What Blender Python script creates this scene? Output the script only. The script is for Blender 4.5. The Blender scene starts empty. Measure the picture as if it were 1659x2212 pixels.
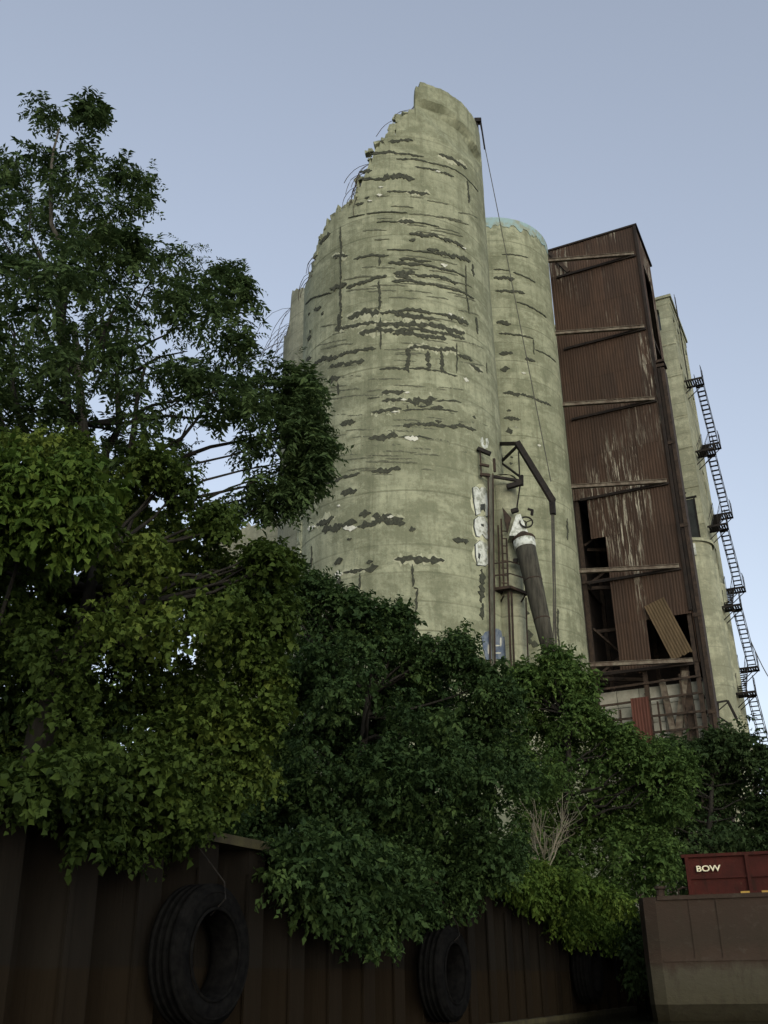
import bpy, bmesh, math, random
import numpy as np
from mathutils import Vector, Matrix
random.seed(7); rng = np.random.default_rng(7)
S = bpy.context.scene; COL = S.collection

# ------------------------------------------------------------ camera
FP = 2207.0; PITCH = math.radians(24.7); ROLL = math.radians(.89); EYE = np.array([0, 0, .9])
_F = np.array([0, math.cos(PITCH), math.sin(PITCH)]); _U0 = np.array([0, -math.sin(PITCH), math.cos(PITCH)]); _R0 = np.array([1., 0, 0])
_R = math.cos(ROLL)*_R0 - math.sin(ROLL)*_U0; _U = math.sin(ROLL)*_R0 + math.cos(ROLL)*_U0
cam = bpy.data.cameras.new('camera'); camo = bpy.data.objects.new('camera', cam); COL.objects.link(camo)
cam.sensor_fit = 'VERTICAL'; cam.sensor_height = 24; cam.lens = 24*FP/2212; cam.clip_end = 5000; cam.clip_start = .05
m = Matrix.Identity(4)
for i in range(3):
    m[i][0] = _R[i]; m[i][1] = _U[i]; m[i][2] = -_F[i]; m[i][3] = EYE[i]
camo.matrix_world = m; S.camera = camo

# ------------------------------------------------------------ sky, sun, exposure
SUN_EL = math.radians(9); SUN_AZ = math.radians(163)          # azimuth clockwise from +Y
w = bpy.data.worlds.new('World'); S.world = w; w.use_nodes = True
nt = w.node_tree; nt.nodes.clear()
sky = nt.nodes.new('ShaderNodeTexSky'); sky.sky_type = 'NISHITA'; sky.sun_disc = False
sky.sun_elevation = SUN_EL; sky.sun_rotation = SUN_AZ; sky.air_density = 1.0; sky.dust_density = 1.2; sky.ozone_density = 2.2; sky.altitude = 100
hs = nt.nodes.new('ShaderNodeHueSaturation'); hs.inputs['Saturation'].default_value = .64
mulc = nt.nodes.new('ShaderNodeMix'); mulc.data_type = 'RGBA'; mulc.blend_type = 'MULTIPLY'; mulc.inputs['Factor'].default_value = 1
mulc.inputs['B'].default_value = (1.11, 1.055, 1.07, 1)
bg = nt.nodes.new('ShaderNodeBackground'); bg.inputs[1].default_value = .122
wo = nt.nodes.new('ShaderNodeOutputWorld')
gm = nt.nodes.new('ShaderNodeGamma'); gm.inputs[1].default_value = .72
nt.links.new(sky.outputs[0], gm.inputs[0]); nt.links.new(gm.outputs[0], hs.inputs['Color']); nt.links.new(hs.outputs[0], mulc.inputs['A'])
nt.links.new(mulc.outputs['Result'], bg.inputs[0]); nt.links.new(bg.outputs[0], wo.inputs[0])
sl = bpy.data.lights.new('sun', 'SUN'); sl.energy = .85; sl.angle = math.radians(70); sl.color = (1, .98, .82)
so = bpy.data.objects.new('sun', sl); COL.objects.link(so)
sd = Vector((math.sin(SUN_AZ)*math.cos(SUN_EL), math.cos(SUN_AZ)*math.cos(SUN_EL), math.sin(SUN_EL)))
so.rotation_euler = (-sd).to_track_quat('-Z', 'Y').to_euler(); so.location = (20, -30, 40)
S.view_settings.view_transform = 'Standard'; S.view_settings.look = 'None'; S.view_settings.exposure = 1.6; S.view_settings.gamma = 1
S.view_settings.use_curve_mapping = False
S.render.engine = 'CYCLES'; S.cycles.max_bounces = 5; S.cycles.transparent_max_bounces = 4

# ------------------------------------------------------------ placing helpers (sight lines to real distances)
def ray(u, v): return _F + (u-829.5)/FP*_R + (1106-v)/FP*_U
def PZ(u, v, z): d = ray(u, v); return EYE + d*(z-EYE[2])/d[2]
def PY(u, v, y): d = ray(u, v); return EYE + d*y/d[1]
def PD(u, v, D): d = ray(u, v); return EYE + d*D/math.hypot(d[0], d[1])
def PPL(u, v, P, n): d = ray(u, v); return EYE + d*((np.array(P)-EYE)@n)/(d@n)
def cylhit(u, v, c, R):
    d = ray(u, v); A = d[0]**2+d[1]**2; ox, oy = EYE[0]-c[0], EYE[1]-c[1]
    B = ox*d[0]+oy*d[1]; Cc = ox*ox+oy*oy-R*R; disc = max(B*B-A*Cc, 0); t = (-B-math.sqrt(disc))/A
    p = EYE + d*t
    return math.atan2(p[1]-c[1], p[0]-c[0]), p[2]
AX = np.array([.905, -.425, 0]); AX /= np.linalg.norm(AX); BX = np.array([-AX[1], AX[0], 0]); UP = np.array([0, 0, 1.])
W0 = np.array([-4.03, 10.85, 0]); GZ = 2.62; WTOP = 2.7
def z1(x, y): return 564+.4*x, 166+.4*y
def z2(x, y): return 564+.4*x, 763+.4*y
def z3(x, y): return 995.4+.4*x, 431.3+.4*y
def z4(x, y): return 995.4+.4*x, 1028.6+.4*y
def z5(x, y): return .45*x, 133+.45*y
def z8(x, y): return 796.3+.52*x, 1592.6+.52*y

# ------------------------------------------------------------ materials
class NT:
    def __init__(s, name):
        s.m = bpy.data.materials.new(name); s.m.use_nodes = True; s.t = s.m.node_tree
        s.b = s.t.nodes['Principled BSDF']; s.tc = s.n('ShaderNodeTexCoord')
    def n(s, typ, **kw):
        o = s.t.nodes.new(typ)
        for k, v in kw.items(): setattr(o, k, v)
        return o
    def l(s, a, b): s.t.links.new(a, b)
    def mapped(s, sc, src='Object', loc=(0, 0, 0)):
        mp = s.n('ShaderNodeMapping'); mp.inputs['Scale'].default_value = sc; mp.inputs['Location'].default_value = loc
        s.l(s.tc.outputs[src], mp.inputs['Vector']); return mp.outputs[0]
    def pos(s, sc, loc=(0, 0, 0)):
        g = s.n('ShaderNodeNewGeometry'); mp = s.n('ShaderNodeMapping'); mp.inputs['Scale'].default_value = sc; mp.inputs['Location'].default_value = loc
        s.l(g.outputs['Position'], mp.inputs['Vector']); return mp.outputs[0]
    def noise(s, vec, sc=1, det=4, rough=.6, dist=0):
        o = s.n('ShaderNodeTexNoise'); o.inputs['Scale'].default_value = sc; o.inputs['Detail'].default_value = det
        o.inputs['Roughness'].default_value = rough; o.inputs['Distortion'].default_value = dist; s.l(vec, o.inputs['Vector']); return o.outputs['Fac']
    def ramp(s, f, stops):
        o = s.n('ShaderNodeValToRGB'); e = o.color_ramp.elements
        while len(e) < len(stops): e.new(.5)
        for i, (p, c) in enumerate(stops):
            e[i].position = p; e[i].color = (*c, 1) if isinstance(c, tuple) else (c, c, c, 1)
        s.l(f, o.inputs[0]); return o.outputs[0]
    def mix(s, f, a, b, mode='MIX'):
        o = s.n('ShaderNodeMix', data_type='RGBA', blend_type=mode)
        for v, k in ((f, 'Factor'), (a, 'A'), (b, 'B')):
            if isinstance(v, (int, float)): o.inputs[k].default_value = v
            elif isinstance(v, tuple): o.inputs[k].default_value = (*v, 1)
            else: s.l(v, o.inputs[k])
        return o.outputs['Result']
    def math(s, op, a, b):
        o = s.n('ShaderNodeMath', operation=op)
        for i, v in enumerate((a, b)):
            if isinstance(v, (int, float)): o.inputs[i].default_value = v
            else: s.l(v, o.inputs[i])
        return o.outputs[0]
    def done(s, col, rough=.9, bump=None, bs=.3, bd=.02, spec=.3, metal=0):
        if isinstance(col, tuple): s.b.inputs['Base Color'].default_value = (*col, 1)
        else: s.l(col, s.b.inputs['Base Color'])
        if isinstance(rough, (int, float)): s.b.inputs['Roughness'].default_value = rough
        else: s.l(rough, s.b.inputs['Roughness'])
        s.b.inputs['Specular IOR Level'].default_value = spec; s.b.inputs['Metallic'].default_value = metal
        if bump is not None:
            o = s.n('ShaderNodeBump'); o.inputs['Strength'].default_value = bs; o.inputs['Distance'].default_value = bd
            s.l(bump, o.inputs['Height']); s.l(o.outputs[0], s.b.inputs['Normal'])
        return s.m

def concrete(name, light, dark, k=1.):
    t = NT(name)
    big = t.noise(t.pos((.10, .10, .16)), 1, 4, .6, .3)
    lift = t.noise(t.pos((.06, .06, .9)), 1, 6, .72)
    blot = t.noise(t.pos((.55, .55, .9)), 1, 8, .72, .25)
    streak = t.noise(t.pos((3.0, 3.0, .22)), 1, 6, .7)
    fine = t.noise(t.pos((4.2, 4.2, 3.2)), 1, 6, .75)
    grain = t.noise(t.pos((24, 24, 24)), 1, 3, .7)
    mid = tuple((a*.55+b*.45) for a, b in zip(light, dark)); deep = tuple(x*.72 for x in dark)
    c = t.mix(t.ramp(lift, [(.40, 0.), (.58, 1.)]), mid, light)
    c = t.mix(t.ramp(t.math('ADD', t.math('MULTIPLY', blot, .75), t.math('MULTIPLY', big, .25)), [(.455, .85*k), (.53, 0.)]), c, dark)
    c = t.mix(t.ramp(streak, [(.50, 0.), (.64, .60*k)]), c, dark)
    run = t.noise(t.pos((1.1, 1.1, .045), (7, 3, 1)), 1, 5, .65)
    c = t.mix(t.ramp(run, [(.53, 0.), (.68, .6*k)]), c, deep)
    c = t.mix(t.ramp(run, [(.30, .35*k), (.42, 0.)]), c, light)
    c = t.mix(t.ramp(fine, [(.36, .6*k), (.50, 0.)]), c, dark)
    c = t.mix(t.ramp(fine, [(.56, 0.), (.72, .55)]), c, tuple(min(x*1.22, .8) for x in light))
    g = t.n('ShaderNodeNewGeometry'); sx = t.n('ShaderNodeSeparateXYZ'); t.l(g.outputs['Position'], sx.inputs[0])
    fr = t.math('FRACT', t.math('ADD', t.math('MULTIPLY', sx.outputs['Z'], .82), t.math('MULTIPLY', blot, .06)), 0)
    line = t.math('MULTIPLY', t.ramp(fr, [(0., 1.), (.035, 1.), (.075, 0.)]), t.ramp(lift, [(.42, .1), (.62, .75*k)]))
    c = t.mix(line, c, deep)
    h = t.math('ADD', t.math('MULTIPLY', lift, 1.0), t.math('ADD', t.math('MULTIPLY', fine, 1.0), t.math('ADD', t.math('MULTIPLY', grain, .35), t.math('MULTIPLY', line, -.8))))
    return t.done(c, .93, h, .6, .05, .2)
M = {}
M['concrete'] = concrete('concrete', (.322, .338, .232), (.145, .156, .100), .85)
M['concrete_far'] = concrete('concrete_far', (.37, .378, .268), (.19, .197, .136), .85)
M['concrete_rear'] = concrete('concrete_rear', (.32, .325, .24), (.17, .175, .125), .8)
def simple(name, c1, c2, sc=6, rough=.85, spec=.3, metal=0, stretch=(1, 1, 1), lo=.38, hi=.62, bs=.3):
    t = NT(name); f = t.noise(t.pos(stretch), sc, 5, .65); g = t.noise(t.pos(stretch), sc*5, 4, .7)
    c = t.mix(t.ramp(f, [(lo, 0.), (hi, 1.)]), c1, c2)
    return t.done(c, rough, t.math('ADD', f, t.math('MULTIPLY', g, .4)), bs, .02, spec, metal)
M['patch'] = simple('exposed_mortar', (.034, .037, .027), (.062, .066, .047), 9, .95)
M['white'] = simple('white_lime', (.62, .63, .56), (.48, .48, .40), 8)
M['pale'] = simple('pale_spall', (.52, .53, .38), (.36, .37, .25), 5)
M['crack'] = simple('crack_dirt', (.075, .08, .055), (.13, .135, .092), 6)
M['halo'] = simple('lime_wash', (.38, .39, .28), (.30, .31, .215), 4)
M['teal'] = simple('teal_paint', (.25, .36, .37), (.24, .27, .21), 2.2, lo=.44, hi=.58)
M['steel'] = simple('dark_steel', (.008, .0075, .007), (.020, .016, .013), 5, .8, .25)
M['rusty'] = simple('rusty_steel', (.022, .0155, .0115), (.050, .034, .024), 4, .85)
M['beam'] = simple('weathered_beam', (.17, .15, .115), (.075, .055, .042), 3, .85, stretch=(1, 1, 1))
M['timber'] = simple('weathered_spout_skin', (.026, .025, .019), (.062, .058, .044), 3, .9, stretch=(3, 3, .35))
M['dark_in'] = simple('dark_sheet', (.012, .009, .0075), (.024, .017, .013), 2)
M['grey_board'] = simple('grey_board', (.19, .19, .15), (.10, .10, .075), 4, stretch=(2, 2, .4))
M['rope'] = simple('steel_rope', (.05, .05, .045), (.08, .075, .06), 10)
M['bark'] = simple('bark', (.040, .036, .029), (.085, .078, .063), 6, .95, stretch=(2, 2, .5))
M['bark_dark'] = simple('dark_bark', (.010, .009, .0075), (.022, .020, .016), 6, .95, stretch=(2, 2, .5))
M['twig'] = simple('dry_twig', (.20, .18, .13), (.13, .12, .085), 5)
M['rubber'] = simple('tyre_rubber', (.0035, .0035, .0037), (.007, .007, .0068), 8, .95, .02)
M['graf_white'] = simple('graffiti_white', (.58, .61, .57), (.27, .29, .24), 4, lo=.46, hi=.60)
M['graf_dark'] = simple('graffiti_black', (.03, .035, .035), (.06, .065, .06), 6)
M['graf_blue'] = simple('graffiti_blue', (.085, .115, .17), (.16, .19, .23), 3, lo=.42, hi=.58)
M['graf_teal'] = simple('graffiti_teal', (.42, .58, .50), (.70, .73, .68), 5, lo=.45, hi=.55)
M['graf_pink'] = simple('graffiti_pink', (.33, .19, .18), (.24, .2, .17), 5)
M['block'] = simple('block_wall', (.36, .355, .30), (.26, .255, .21), 1.5)
M['ground'] = simple('earth', (.03, .028, .02), (.05, .045, .03), 1.5)
M['glass'] = simple('dark_glass', (.012, .014, .014), (.03, .035, .033), 1.5, .3, .5)
# corrugated sheets: rust brown with old white paint flaking off in vertical streaks
def corr(name, c1, c2, flake=.5):
    t = NT(name)
    oi = t.n('ShaderNodeObjectInfo')
    f = t.noise(t.pos((.5, .5, .3)), 1, 5, .6)
    rust = t.noise(t.pos((5, 5, .5)), 1, 4, .7)
    c = t.mix(t.ramp(f, [(.35, 0.), (.65, 1.)]), c1, c2)
    c = t.mix(t.ramp(rust, [(.45, 0.), (.75, .7)]), c, tuple(x*.45 for x in c1))
    c = t.mix(t.math('MULTIPLY', oi.outputs['Random'], .35), c, (.030, .021, .017))
    area = t.noise(t.pos((.42, .42, .10)), 1, 3, .6)
    stk = t.noise(t.pos((7.5, 7.5, .55)), 1, 5, .75)
    fl = t.math('MULTIPLY', t.ramp(area, [(.50, 0.), (.64, 1.)]), t.ramp(stk, [(.52, 0.), (.60, 1.)]))
    c = t.mix(t.math('MULTIPLY', fl, flake), c, (.36, .34, .27))
    return t.done(c, .82, t.math('ADD', rust, f), .2, .02, .25)
M['corr'] = corr('corrugated_rust', (.044, .027, .018), (.064, .038, .025), .9)
M['corr_red'] = corr('corrugated_red', (.085, .030, .022), (.10, .038, .027), .15)
M['corr_tan'] = corr('corrugated_tan', (.085, .060, .032), (.125, .088, .048), .5)
def piles():
    t = NT('sheet_pile_steel')
    g = t.n('ShaderNodeNewGeometry'); sx = t.n('ShaderNodeSeparateXYZ'); t.l(g.outputs['Position'], sx.inputs[0])
    n0 = t.noise(t.pos((1.3, 1.3, .5)), 1, 5, .65); st = t.noise(t.pos((8, 8, .5)), 1, 4, .7)
    z = t.math('ADD', sx.outputs['Z'], t.math('MULTIPLY', n0, .12))
    mud = t.ramp(z, [(0., 1.), (.57, 1.), (.585, 0.)])          # tide line: see scale below
    t.l(t.math('MULTIPLY', z, .5), mud.node.inputs[0])
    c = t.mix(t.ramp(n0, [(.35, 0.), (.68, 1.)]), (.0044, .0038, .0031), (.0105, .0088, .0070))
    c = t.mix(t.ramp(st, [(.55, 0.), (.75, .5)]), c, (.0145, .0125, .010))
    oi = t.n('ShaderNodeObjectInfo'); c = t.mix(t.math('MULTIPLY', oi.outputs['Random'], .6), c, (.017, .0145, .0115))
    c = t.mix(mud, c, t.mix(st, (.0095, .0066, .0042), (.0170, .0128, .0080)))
    return t.done(c, .95, t.math('ADD', n0, st), .5, .03, .06)
M['pile'] = piles()
M['cap'] = simple('mossy_cap', (.055, .050, .022), (.030, .025, .014), 4)
def hullm():
    t = NT('barge_hull_paint')
    g = t.n('ShaderNodeNewGeometry'); sx = t.n('ShaderNodeSeparateXYZ'); t.l(g.outputs['Position'], sx.inputs[0])
    n0 = t.noise(t.pos((.9, .9, .9)), 1, 6, .7, .5); st = t.noise(t.pos((5, 5, .7)), 1, 5, .7); n2 = t.noise(t.pos((3, 3, 5)), 1, 5, .7)
    z = t.math('MULTIPLY', t.math('ADD', sx.outputs['Z'], t.math('SUBTRACT', t.math('ADD', t.math('MULTIPLY', n0, .7), t.math('MULTIPLY', st, .25)), .30)), .36)
    c = t.ramp(z, [(0., (.030, .025, .013)), (.12, (.056, .051, .033)), (.33, (.066, .061, .043)), (.425, (.070, .064, .047)), (.495, (.048, .035, .027)), (.56, (.045, .032, .024)), (.66, (.037, .029, .022)), (.9, (.042, .030, .023))])
    c = t.mix(t.ramp(st, [(.50, 0.), (.70, .55)]), c, (.034, .028, .020))
    c = t.mix(t.ramp(n2, [(.56, 0.), (.74, .45)]), c, (.085, .075, .06))
    return t.done(c, .92, t.math('ADD', n0, n2), .5, .04, .10)
M['hull'] = hullm()
def redm():
    t = NT('red_paint'); a_ = t.noise(t.pos((2.5, 2.5, 2.5)), 1, 5, .65); st = t.noise(t.pos((9, 9, 1.2)), 1, 5, .7); f = t.noise(t.pos((7, 7, 7)), 1, 5, .7)
    c = t.mix(t.ramp(a_, [(.38, 0.), (.66, 1.)]), (.056, .0145, .0115), (.036, .0115, .0095))
    c = t.mix(t.ramp(st, [(.52, 0.), (.66, .7)]), c, (.022, .012, .009)); c = t.mix(t.ramp(f, [(.60, 0.), (.70, .8)]), c, (.060, .034, .022))
    return t.done(c, .85, t.math('ADD', a_, f), .4, .02, .1)
M['red'] = redm()
M['cream'] = simple('cream_letters', (.78, .74, .55), (.66, .62, .45), 6)
M['yellow'] = simple('yellow_paint', (.40, .26, .06), (.30, .18, .05), 6)
def waterm():
    t = NT('river_water'); n0 = t.noise(t.pos((1, 1, 1)), 2.5, 4, .6)
    return t.done((.012, .014, .009), .12, n0, .35, .06, .5)
M['water'] = waterm()
def leafm(name, dark, mid, light, trans=.32):
    t = NT(name); a = t.n('ShaderNodeAttribute', attribute_name='tint')
    c = t.ramp(a.outputs['Fac'], [(0., dark), (.55, mid), (1., light)])
    t.done(c, .7, None, spec=.12)
    tr = t.n('ShaderNodeBsdfTranslucent'); t.l(c, tr.inputs[0]); ms = t.n('ShaderNodeMixShader'); ms.inputs[0].default_value = trans
    out = t.t.nodes['Material Output']; t.l(t.b.outputs[0], ms.inputs[1]); t.l(tr.outputs[0], ms.inputs[2]); t.l(ms.outputs[0], out.inputs[0])
    return t.m
M['leaf_locust'] = leafm('leaf_locust', (0.034, 0.058, 0.022), (0.058, 0.094, 0.032), (0.092, 0.138, 0.044))
M['leaf_maple'] = leafm('leaf_maple', (.024, .042, .009), (.058, .092, .018), (.140, .182, .034))
M['leaf_vine'] = leafm('leaf_vine', (0.032, 0.062, 0.011), (0.066, 0.112, 0.019), (0.125, 0.17, 0.032))
M['leaf_mid'] = leafm('leaf_mid', (.017, .036, .013), (.038, .070, .022), (.082, .130, .037))
M['leaf_right'] = leafm('leaf_right', (0.038, 0.072, 0.019), (0.068, 0.118, 0.03), (0.118, 0.182, 0.044))
M['leaf_far'] = leafm('leaf_far', (0.024, 0.045, 0.016), (0.04, 0.068, 0.023), (0.066, 0.102, 0.033))

# ------------------------------------------------------------ object helpers
def tag(o, label, cat, group=None, kind=None):
    o['label'] = label
    if cat: o['category'] = cat
    if group: o['group'] = group
    if kind: o['kind'] = kind
    return o
def thing(name, loc, label, cat, group=None):
    o = bpy.data.objects.new(name, None); COL.objects.link(o); o.location = Vector(loc); o.empty_display_size = .3
    return tag(o, label, cat, group)
class MB:
    def __init__(s): s.v = []; s.f = []
    def add(s, vs, fs):
        k = len(s.v); s.v += [tuple(map(float, x)) for x in vs]; s.f += [tuple(k+i for i in q) for q in fs]; return s
    def box(s, c, sx, sy, sz, X=(1, 0, 0), Y=(0, 1, 0), Z=(0, 0, 1)):
        c = np.array(c, float); X = np.array(X)*sx/2; Y = np.array(Y)*sy/2; Z = np.array(Z)*sz/2
        vs = [c+i*X+j*Y+k*Z for k in (-1, 1) for j in (-1, 1) for i in (-1, 1)]
        return s.add(vs, [(0, 2, 3, 1), (4, 5, 7, 6), (0, 1, 5, 4), (2, 6, 7, 3), (0, 4, 6, 2), (1, 3, 7, 5)])
    def bar(s, p, q, w, h=None, up=(0, 0, 1)):
        p = np.array(p, float); q = np.array(q, float); d = q-p; L = np.linalg.norm(d)
        if L < 1e-6: return s
        d /= L; up = np.array(up, float)
        if abs(d@up) > .95: up = np.array(BX)
        x = np.cross(up, d); x /= np.linalg.norm(x); y = np.cross(d, x)
        return s.box((p+q)/2, w, h or w, L, x, y, d)
    def tube(s, pts, rad, n=6, cap=True):
        pts = [np.array(p, float) for p in pts]; N = len(pts)
        if not hasattr(rad, '__len__'): rad = [rad]*N
        vs = []; fs = []; ref = np.array([.31, .17, .93])
        for i in range(N):
            d = pts[min(i+1, N-1)]-pts[max(i-1, 0)]; d = d/(np.linalg.norm(d)+1e-9)
            x = np.cross(d, ref)
            if np.linalg.norm(x) < .05: x = np.cross(d, (1, 0, 0))
            x /= np.linalg.norm(x); y = np.cross(d, x)
            vs += [pts[i]+rad[i]*(math.cos(2*math.pi*k/n)*x+math.sin(2*math.pi*k/n)*y) for k in range(n)]
        for i in range(N-1):
            for k in range(n): fs.append((i*n+k, i*n+(k+1) % n, (i+1)*n+(k+1) % n, (i+1)*n+k))
        if cap: fs.append(tuple(range(n-1, -1, -1))); fs.append(tuple((N-1)*n+k for k in range(n)))
        return s.add(vs, fs)
    def lathe(s, prof, c, n=24, axis=(0, 0, 1)):
        ax = np.array(axis, float); ax /= np.linalg.norm(ax); x = np.cross(ax, (.3, .2, .93) if abs(ax[2]) < .9 else (1, 0, 0)); x /= np.linalg.norm(x); y = np.cross(ax, x)
        c = np.array(c, float); vs = []; fs = []; P = len(prof)
        for i in range(n):
            a = 2*math.pi*i/n
            for r, h in prof: vs.append(c+ax*h+r*(math.cos(a)*x+math.sin(a)*y))
        for i in range(n):
            j = (i+1) % n
            for k in range(P-1): fs.append((i*P+k, j*P+k, j*P+k+1, i*P+k+1))
        return s.add(vs, fs)
    def mesh(s, name):
        me = bpy.data.meshes.new(name); me.from_pydata(s.v, [], s.f); me.update(); return me
    def build(s, name, mat, parent=None, smooth=False):
        return obj(name, s.mesh(name), mat, parent, smooth)
def obj(name, me, mat, parent=None, smooth=False, loc=None, rotz=0):
    o = bpy.data.objects.new(name, me); COL.objects.link(o)
    if mat and not me.materials: me.materials.append(M[mat] if isinstance(mat, str) else mat)
    if smooth: me.polygons.foreach_set('use_smooth', [True]*len(me.polygons))
    wl = Vector(loc) if loc is not None else Vector((0, 0, 0))
    if parent is not None:
        o.parent = parent; base = Vector(parent.location)
        if parent.parent is not None: base = base + Vector(parent.parent.location)
        o.location = wl - base
    else: o.location = wl
    o.rotation_euler = (0, 0, rotz)
    return o
ROTA = math.atan2(AX[1], AX[0])
def nz(x, s=0.): return math.sin(x*1.7+s)*.5+math.sin(x*4.3+s*2.1)*.3+math.sin(x*9.1+s*1.3)*.2

# ------------------------------------------------------------ ground and water
def slab(name, pts, z0, z1_, mat):
    n = len(pts); b_ = MB(); b_.add([(x, y, z1_) for x, y in pts]+[(x, y, z0) for x, y in pts],
        [tuple(range(n)), tuple(range(2*n-1, n-1, -1))]+[(i, n+i, n+(i+1) % n, (i+1) % n) for i in range(n)])
    return b_.build(name, mat)
tj = 30.0; JOG = 2.3
def wl(t, o=0.): return W0+BX*t+AX*o
pts = [wl(-400, -.6)[:2], wl(tj, -.6)[:2], wl(tj, JOG-.6)[:2], wl(2500, JOG-.6)[:2], (wl(2500)-AX*2500)[:2], (wl(-400)-AX*2500)[:2]]
g = slab('ground', [tuple(p) for p in pts], -2, GZ, 'ground'); g['kind'] = 'structure'
wm = MB(); wm.add([(-3000, -3000, 0), (3000, -3000, 0), (3000, 3000, 0), (-3000, 3000, 0)], [(0, 1, 2, 3)])
wt = wm.build('water', 'water'); wt['kind'] = 'structure'

# ------------------------------------------------------------ sheet pile wall
wall = thing('retaining_wall', wl(0), 'dark rusty steel sheet pile river wall with capping under the trees', 'wall')
PITCH_P = 1.2
def pile_mesh():
    prof = [(0, .0), (.44, 0), (.62, -.48), (1.02, -.48), (1.2, 0)]; th = .02
    b_ = MB(); vs = []
    for z in (-1.2, WTOP-.06):
        for x, y in prof: vs.append((x, y, z))
        for x, y in prof: vs.append((x, y-th*1.5, z))
    n = len(prof); fs = []
    for k in range(n-1):
        fs.append((k, 2*n+k, 2*n+k+1, k+1)); fs.append((n+k, n+k+1, 3*n+k+1, 3*n+k)); fs.append((2*n+k, 3*n+k, 3*n+k+1, 2*n+k+1))
    b_.add(vs, fs)
    for x in (.02, 1.18): b_.box((x, .018, .6), .04, .035, 3.4)
    return b_.mesh('sheet_pile')
pm = pile_mesh()
# local x along the wall (BX), local y towards the river (AX): mirrored frame keeps y outward
def pile_at(t, off=0.):
    o = obj('sheet_pile', pm, 'pile', wall, loc=wl(t, off))
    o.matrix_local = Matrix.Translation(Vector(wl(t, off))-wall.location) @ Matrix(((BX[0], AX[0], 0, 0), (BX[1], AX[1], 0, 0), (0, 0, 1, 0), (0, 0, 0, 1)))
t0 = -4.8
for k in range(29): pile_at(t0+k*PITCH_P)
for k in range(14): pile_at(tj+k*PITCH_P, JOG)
b_ = MB(); b_.box((wl(tj, JOG/2-.2)+UP*.75), .06, JOG+.5, 3.8, BX, AX, UP); b_.build('return_plate', 'pile', wall)
for k in range(9):
    ta = t0+k*4; b_ = MB(); zt = WTOP+random.uniform(-.01, .02); big = 4.1 < ta+2 < 8 or ta < 1
    b_.bar(wl(ta+.01, -.19)+UP*zt, wl(ta+3.985, -.19)+UP*(zt+random.uniform(-.012, .012)), .56, .13 if big else .10)
    b_.build('cap_beam', 'cap', wall)
# ledge at the foot of the far piles
b_ = MB(); b_.bar(wl(13.5, .05)+UP*.02, wl(27, .05)+UP*.05, .22, .12); b_.build('waler', 'cap', wall)

# ------------------------------------------------------------ fender tyres
def tyre(u, v, dia, label):
    c = PPL(u, v, W0+AX*.32, AX); t = (c-W0)@BX; R = dia/2; e = thing('fender_tyre', c, label, 'tyre', 'fender tyres hung on the sheet pile wall')
    W = dia*.30; prof = []
    for a in np.linspace(0, 2*math.pi, 19)[:-1]:
        x = math.cos(a); y = math.sin(a)
        r = R*.80+R*.20*np.sign(x)*abs(x)**.6; h = W/2*np.sign(y)*abs(y)**.65
        prof.append((r, h))
    prof.append(prof[0]); b_ = MB(); b_.lathe(prof, c, 40, AX); b_.build('casing', 'rubber', e, True)
    x = BX; y = UP
    for k, h_ in enumerate((-.30, -.10, .10, .30)):
        q = MB(); q.lathe([(R-.03, W*h_-.035), (R+.008, W*h_-.025), (R+.008, W*h_+.025), (R-.03, W*h_+.035)], c, 44, AX); q.build('tread_rib', 'rubber', e, True)
    q = MB()
    for rr in (R*.62, R*.86): q.lathe([(rr, W*.5-.012), (rr+.02, W*.5+.014), (rr+.04, W*.5-.014)], c, 40, AX)
    q.build('sidewall_ring', 'rubber', e, True)
    q = MB(); top = wl(t, .0)+UP*(WTOP-.05); p2 = c+UP*(R*.9)+AX*.28; q.v = []
    q.tube([top+AX*.06, (top+p2)/2+BX*.05+AX*.06, c+UP*R*1.02+AX*.30, c+UP*(R*.78)+AX*.33, c+UP*(R*.55)+AX*.12], .010, 6); q.build('hanging_chain', 'steel', e)
tyre(433, 2062, 1.62, 'black tyre hung below mossy capping under overhanging maple leaves')
tyre(960, 2102, 1.62, 'black tyre hung beside bare grey sheet piles, its chain pale with rust')
tyre(1268, 2097, 1.60, 'black tyre hung under the bright hanging vines near the barge')

# ------------------------------------------------------------ silos
def silo_wall(name, c, R, z0, hfun, mat, parent, nth=260, nz_=110, th=.28, rfun=None, seed=0.):
    vs = []; fs = []
    for layer in (0, 1):
        for i in range(nth):
            a = 2*math.pi*i/nth; h = hfun(a)
            for k in range(nz_+1):
                z = z0+(h-z0)*k/nz_
                r = R-(th if layer else 0)
                if layer == 0:
                    r += .012*nz(z*1.9, seed)+.010*math.sin(math.floor(z/1.22)*12.9898+seed)
                    if rfun: r += rfun(a, z)
                vs.append((c[0]+r*math.cos(a), c[1]+r*math.sin(a), z))
    n1 = nth*(nz_+1); st = nz_+1
    for i in range(nth):
        j = (i+1) % nth
        for k in range(nz_):
            fs.append((i*st+k, j*st+k, j*st+k+1, i*st+k+1)); fs.append((n1+i*st+k, n1+i*st+k+1, n1+j*st+k+1, n1+j*st+k))
        fs.append((i*st+nz_, j*st+nz_, n1+j*st+nz_, n1+i*st+nz_))
    b_ = MB(); b_.v = vs; b_.f = fs
    return b_.build(name, mat, parent, False)
def angdiff(a, b): return (a-b+math.pi) % (2*math.pi)-math.pi
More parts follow.
